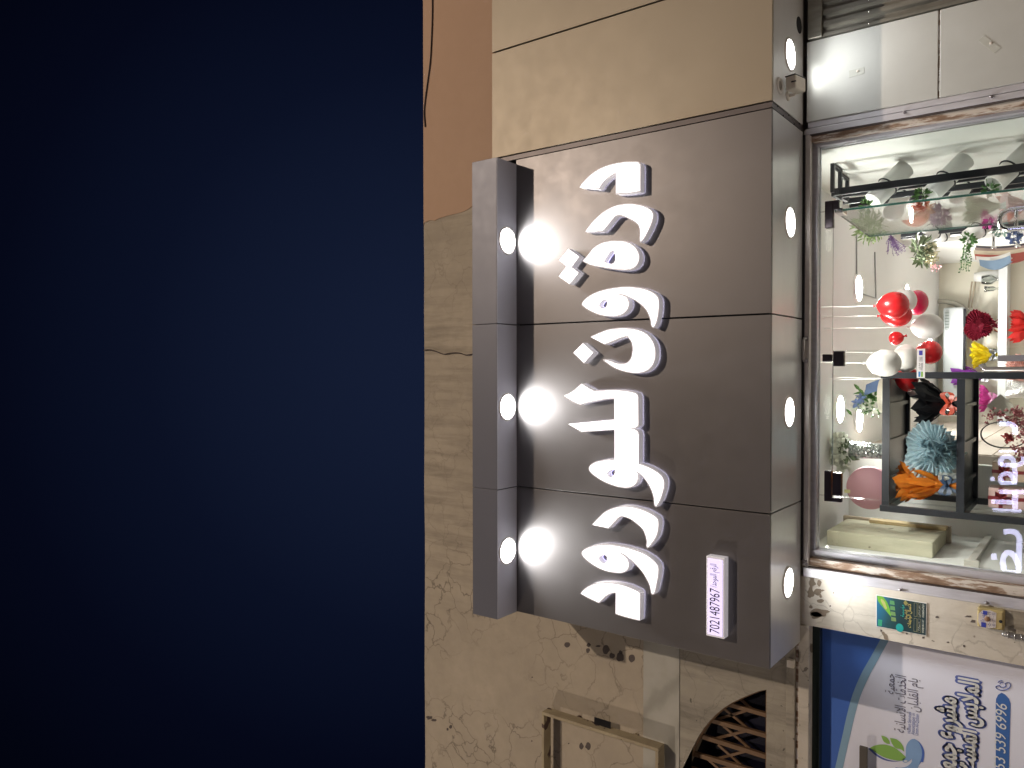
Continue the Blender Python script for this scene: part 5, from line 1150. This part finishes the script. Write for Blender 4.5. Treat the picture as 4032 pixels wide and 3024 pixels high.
tops = [tubething(*q_) for q_ in (
 ((1100, 150), (800, 452), 88, 5.15, 'uppermost white tube in the front column, ferns at its mouth'),
 ((1660, 70), (1335, 395), 88, 5.15, 'middle white tube in the front column, green sprig at its mouth'),
 ((2260, -20), (1925, 300), 92, 5.12, 'lowest visible white tube in the front column, cut by the picture edge'),
 ((1180, 215), (985, 545), 74, 5.9, 'white tube in the second column behind the uppermost front tube'),
 ((1745, 165), (1570, 440), 72, 5.95, 'white tube in the second column behind the middle front tube'),
 ((1480, 655), (1270, 800), 72, 7.0, 'white tube at the far end of the rack with olive leaves'),
 ((1500, 720), (1375, 830), 60, 7.3, 'white tube at the far end of the rack with cream hydrangea'),
 ((1900, 640), (1690, 790), 74, 7.0, 'white tube at the far end of the rack with trailing green vine'))]
GP = 'artificial plants in the tubes of the rack'
def plant(label, mat, f, at, nm='artificial_plant', grp=GP):
    k = MB(); f(k); o = k.build(nm, mat, at=at); return tag(o, label, 'plant', grp)
random.seed(5)
b0 = tops[0][0]
plant('pale green fern bush showing behind the open glass door', leafmat('fern', (.30, .42, .17)), lambda k: [puff(k, P(*c2(770, 690), 5.7), .09, 260, .05, .006, .1), spray(k, P(*c2(820, 620), 5.6), (-.9, 0, .5), .16, 16, .022, .005, .5)], P(*c2(820, 600), 5.6))
plant('bright green sprig at the mouth of the uppermost tube', m_lg, lambda k: puff(k, P(*c2(735, 498), 5.08), .026, 36, .034, .007, .2, 1.3), b0)
plant('green sprig at the mouth of the middle tube', m_lg, lambda k: puff(k, P(*c2(1255, 412), 5.12), .032, 40, .036, .009, .1, 1.2), tops[1][0])
plant('small green sprig at the mouth of the lowest tube', m_ld, lambda k: puff(k, P(*c2(1885, 345), 5.1), .026, 40, .032, .009, .1, 1.2), tops[2][0])
plant('purple lavender spikes leaning left of the rack', m_lav, lambda k: spray(k, P(*c2(965, 770), 6.2), (-1, -.1, -.25), .15, 26, .012, .004, .32, .1), P(*c2(965, 770), 6.2))
plant('drooping olive leaves spilling from a far tube', m_lo, lambda k: [puff(k, P(*c2(1240, 905), 6.9), .05, 70, .075, .013, -.5, 1.5), puff(k, P(*c2(1265, 985), 6.9), .04, 40, .07, .012, -.4, 1.3)], tops[5][0])
plant('cream hydrangea head beside the olive leaves', m_cream, lambda k: [puff(k, P(*c2(1340, 915), 6.9), .045, 90, .022, .011, 0, 1.5), puff(k, P(*c2(1350, 985), 6.9), .04, 70, .022, .011, 0, 1.3)], tops[6][0])
plant('pale pink blossom twig below the cream hydrangea', m_pk, lambda k: spray(k, P(*c2(1340, 1020), 6.9), (-1, 0, -.5), .09, 5, .016, .006, .3), P(*c2(1340, 1020), 6.9))
plant('trailing bright green vine hanging from a far tube', m_ld, lambda k: [puff(k, P(*c2(1690, 820), 6.9), .045, 70, .03, .013, 0, 1.1)] + [spray(k, P(*c2(1650 + 25 * i, 860), 6.9), (-.75, 0, .15 - .12 * i), .20, 3, .017, .007, .12) for i in range(3)], tops[7][0])
plant('dusky blue flower head near the striped paper sheets', m_bl, lambda k: puff(k, P(*c2(2120, 785), 6.6), .042, 120, .022, .010, 0), P(*c2(2120, 785), 6.6))
plant('green eucalyptus twig beside the open door handle', leafmat('eucalyptus', (.16, .27, .22)), lambda k: puff(k, P(*c2(1985, 705), 6.6), .045, 34, .03, .013, 0, 1.6), P(*c2(1985, 700), 6.6))
plant('magenta flower behind the open glass door', leafmat('magenta', (.60, .08, .36)), lambda k: puff(k, P(*c2(1880, 665), 6.5), .03, 40, .025, .011, 0), P(*c2(1880, 665), 6.5))
plant('lilac tulip bunch behind the open glass door', leafmat('lilac', (.42, .28, .40), .2), lambda k: puff(k, P(*c2(1410, 585), 6.2), .055, 110, .04, .016, .1, 1.), P(*c2(1410, 585), 6.2))
plant('orange leaf cluster on the coral crescent', leafmat('orange_leaf', (.62, .20, .05)), lambda k: puff(k, P(*c2(1270, 530), 5.72), .04, 60, .045, .010, .2, .9), P(*c2(1270, 530), 5.72))
# coral crescent and white disc ornaments
cr = spline([(1225, 480, 1), (1300, 520), (1325, 590), (1280, 660), (1190, 692), (1110, 675), (1062, 635, 1), (1150, 620), (1215, 570)], True, 5)
k = MB(); pts = [P(*c2(q.x, q.y), 5.78) for q in cr]; tri = tessellate_polygon([pts]); k.add(pts + [p_ + Vector((0, .03, 0)) for p_ in pts], [list(t_) for t_ in tri] + [(i, (i + 1) % len(pts), (i + 1) % len(pts) + len(pts), i + len(pts)) for i in range(len(pts))])
o = k.build('crescent_ornament', M('coral_card', (.72, .24, .15), .5, 0, .2), at=pts[0]); tag(o, 'coral red crescent ornament behind the open glass door', 'ornament')
c = P(*c2(990, 550), 5.85); k = MB(); k.lathe([(.0, -.03), (.045, -.024), (.066, 0), (.045, .024), (.0, .03)], c, (0, 1, 0), 28, caps=False); o = k.build('globe_ornament', M('white_globe', (.80, .80, .82), .4, 0, 0), at=c); tag(o, 'smooth white round ornament behind the open glass door', 'ornament')
bouquet('green pale cellophane bouquet behind the open door handle', c2(1690, 0)[0], c2(2040, 0)[0], Y2(380), Y2(610), 6.0, (.52, .58, .47), None, n=9, jag=.12, waist=.2, taper=.7, seed=31)
bouquet('rose salmon paper bouquet at the open door handle', c2(2010, 0)[0], c2(2330, 0)[0], Y2(350), Y2(620), 6.2, (.72, .42, .36), None, n=7, jag=.2, waist=.2, seed=33)
# sheets of wrapping paper on hooks
GS = 'coloured wrapping paper sheets hanging on the right wall'
for i, (y0_, col, lab, x0_) in enumerate(((868, (.06, .05, .07), 'dark', 1760), (888, (.32, .24, .22), 'mauve', 1750), (912, (.62, .55, .42), 'beige', 1740), (948, (.40, .08, .06), 'wine red', 1750), (968, (.74, .72, .68), 'white', 1760), (1000, (.22, .32, .45), 'blue', 1790))):
    k = MB(); Y_ = 8.2 - .09 * i; n = 12; rows = []
    for j in range(n + 1):
        t_ = j / n; x_ = x0_ + (2080 - x0_) * t_ if i > 3 else x0_ + (2300 - x0_) * t_; y_ = y0_ + 26 * math.sin(math.pi * t_) - 40 * t_
        a = P(*c2(x_, y_), Y_); rows.append((a, a + Vector((-.055 - .03 * math.sin(math.pi * t_), -.035, -.01))))
    for j in range(n): k.add([rows[j][0], rows[j + 1][0], rows[j + 1][1], rows[j][1]], [(0, 1, 2, 3)], True); k.add([rows[j][1], rows[j + 1][1], rows[j + 1][1] + Vector((.0, .02, -.012)), rows[j][1] + Vector((0, .02, -.012))], [(0, 1, 2, 3)], True)
    o = k.build('paper_sheet', M('sheet_' + lab.replace(' ', '_'), col, .5, 0, .12), at=rows[0][0]); tag(o, lab + ' sheet of wrapping paper hanging in the layered stack on the right wall', 'paper sheet', GS)
for i, (x_, y_, w_) in enumerate(((1925, 890, 'upper'), (2150, 880, 'lower'))):
    c = P(*c2(x_, y_), 7.65); k = MB(); k.tube([c, (XR, c.y, c.z)], .011, 8); k.lathe([(.018, -.01), (.022, 0), (.018, .01)], c, (1, 0, 0), 12); o = k.build('paper_hook', m_chrome, at=c); tag(o, w_ + ' metal rod holding the wrapping paper sheets', 'rod')
# electrical box and bar on the left room wall
wb = thing('wooden_box', 'long boxed in wooden casing with a lid on the left room wall', 'box', (XL, 5.9, 2.45))
k = MB(); k.box(XL, XL + .10, 5.60, 6.14, 2.47, 3.12); k.build('casing', plaster('box_board', (.60, .58, .44), (.44, .42, .31), (.66, .64, .50), 0, .3, .72, (.4, .36, .26)), wb, bevel=.004)
k = MB(); k.box(XL + .001, XL + .12, 6.141, 6.17, 2.44, 3.15); k.build('lid', M('lid_board', (.50, .43, .34), .6, 0, .2, 5), wb, bevel=.004)
k = MB(); k.box(XL + .101, XL + .125, 6.05, 6.14, 2.46, 2.95); k.build('batten', M('pine_batten', (.52, .40, .21), .6, 0, .2, 6), wb, bevel=.003)
q0, q1 = PX(*c4(1900, 860), XL), PX(*c4(1730, 1100), XL)
k = MB(); k.box(XL, XL + .03, 5.5, 6.48, q0.z - .022, q0.z + .022); k.box(XL, XL + .045, 5.46, 5.5, q0.z - .05, q0.z + .03); o = k.build('wall_rail', M('rail_cream', (.62, .60, .54), .5, 0, .1), at=(XL, 6, q0.z), bevel=.003); tag(o, 'cream horizontal rail fixed on the left room wall', 'rail')
# ------------------------------------------------------------------ lit sign across the street, mirrored in the door glass
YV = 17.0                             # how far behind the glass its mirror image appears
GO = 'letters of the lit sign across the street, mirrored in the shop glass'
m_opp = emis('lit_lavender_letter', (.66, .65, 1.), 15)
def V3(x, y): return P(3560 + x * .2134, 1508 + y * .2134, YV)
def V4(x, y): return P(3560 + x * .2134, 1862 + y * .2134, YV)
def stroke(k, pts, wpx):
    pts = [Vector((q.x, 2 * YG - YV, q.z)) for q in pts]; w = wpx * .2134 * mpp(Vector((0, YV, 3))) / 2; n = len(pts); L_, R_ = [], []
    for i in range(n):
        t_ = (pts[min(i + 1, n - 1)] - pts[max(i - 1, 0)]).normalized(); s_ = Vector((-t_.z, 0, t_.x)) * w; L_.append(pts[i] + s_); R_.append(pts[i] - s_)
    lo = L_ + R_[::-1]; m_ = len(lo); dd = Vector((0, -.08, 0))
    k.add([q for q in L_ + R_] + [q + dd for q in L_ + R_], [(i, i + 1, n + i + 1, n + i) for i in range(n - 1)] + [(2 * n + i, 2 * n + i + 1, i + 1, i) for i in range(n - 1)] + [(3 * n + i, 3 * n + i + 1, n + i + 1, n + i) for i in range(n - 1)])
def sp3(f, pts): return [f(q.x, q.y) for q in spline(pts, False, 5)]
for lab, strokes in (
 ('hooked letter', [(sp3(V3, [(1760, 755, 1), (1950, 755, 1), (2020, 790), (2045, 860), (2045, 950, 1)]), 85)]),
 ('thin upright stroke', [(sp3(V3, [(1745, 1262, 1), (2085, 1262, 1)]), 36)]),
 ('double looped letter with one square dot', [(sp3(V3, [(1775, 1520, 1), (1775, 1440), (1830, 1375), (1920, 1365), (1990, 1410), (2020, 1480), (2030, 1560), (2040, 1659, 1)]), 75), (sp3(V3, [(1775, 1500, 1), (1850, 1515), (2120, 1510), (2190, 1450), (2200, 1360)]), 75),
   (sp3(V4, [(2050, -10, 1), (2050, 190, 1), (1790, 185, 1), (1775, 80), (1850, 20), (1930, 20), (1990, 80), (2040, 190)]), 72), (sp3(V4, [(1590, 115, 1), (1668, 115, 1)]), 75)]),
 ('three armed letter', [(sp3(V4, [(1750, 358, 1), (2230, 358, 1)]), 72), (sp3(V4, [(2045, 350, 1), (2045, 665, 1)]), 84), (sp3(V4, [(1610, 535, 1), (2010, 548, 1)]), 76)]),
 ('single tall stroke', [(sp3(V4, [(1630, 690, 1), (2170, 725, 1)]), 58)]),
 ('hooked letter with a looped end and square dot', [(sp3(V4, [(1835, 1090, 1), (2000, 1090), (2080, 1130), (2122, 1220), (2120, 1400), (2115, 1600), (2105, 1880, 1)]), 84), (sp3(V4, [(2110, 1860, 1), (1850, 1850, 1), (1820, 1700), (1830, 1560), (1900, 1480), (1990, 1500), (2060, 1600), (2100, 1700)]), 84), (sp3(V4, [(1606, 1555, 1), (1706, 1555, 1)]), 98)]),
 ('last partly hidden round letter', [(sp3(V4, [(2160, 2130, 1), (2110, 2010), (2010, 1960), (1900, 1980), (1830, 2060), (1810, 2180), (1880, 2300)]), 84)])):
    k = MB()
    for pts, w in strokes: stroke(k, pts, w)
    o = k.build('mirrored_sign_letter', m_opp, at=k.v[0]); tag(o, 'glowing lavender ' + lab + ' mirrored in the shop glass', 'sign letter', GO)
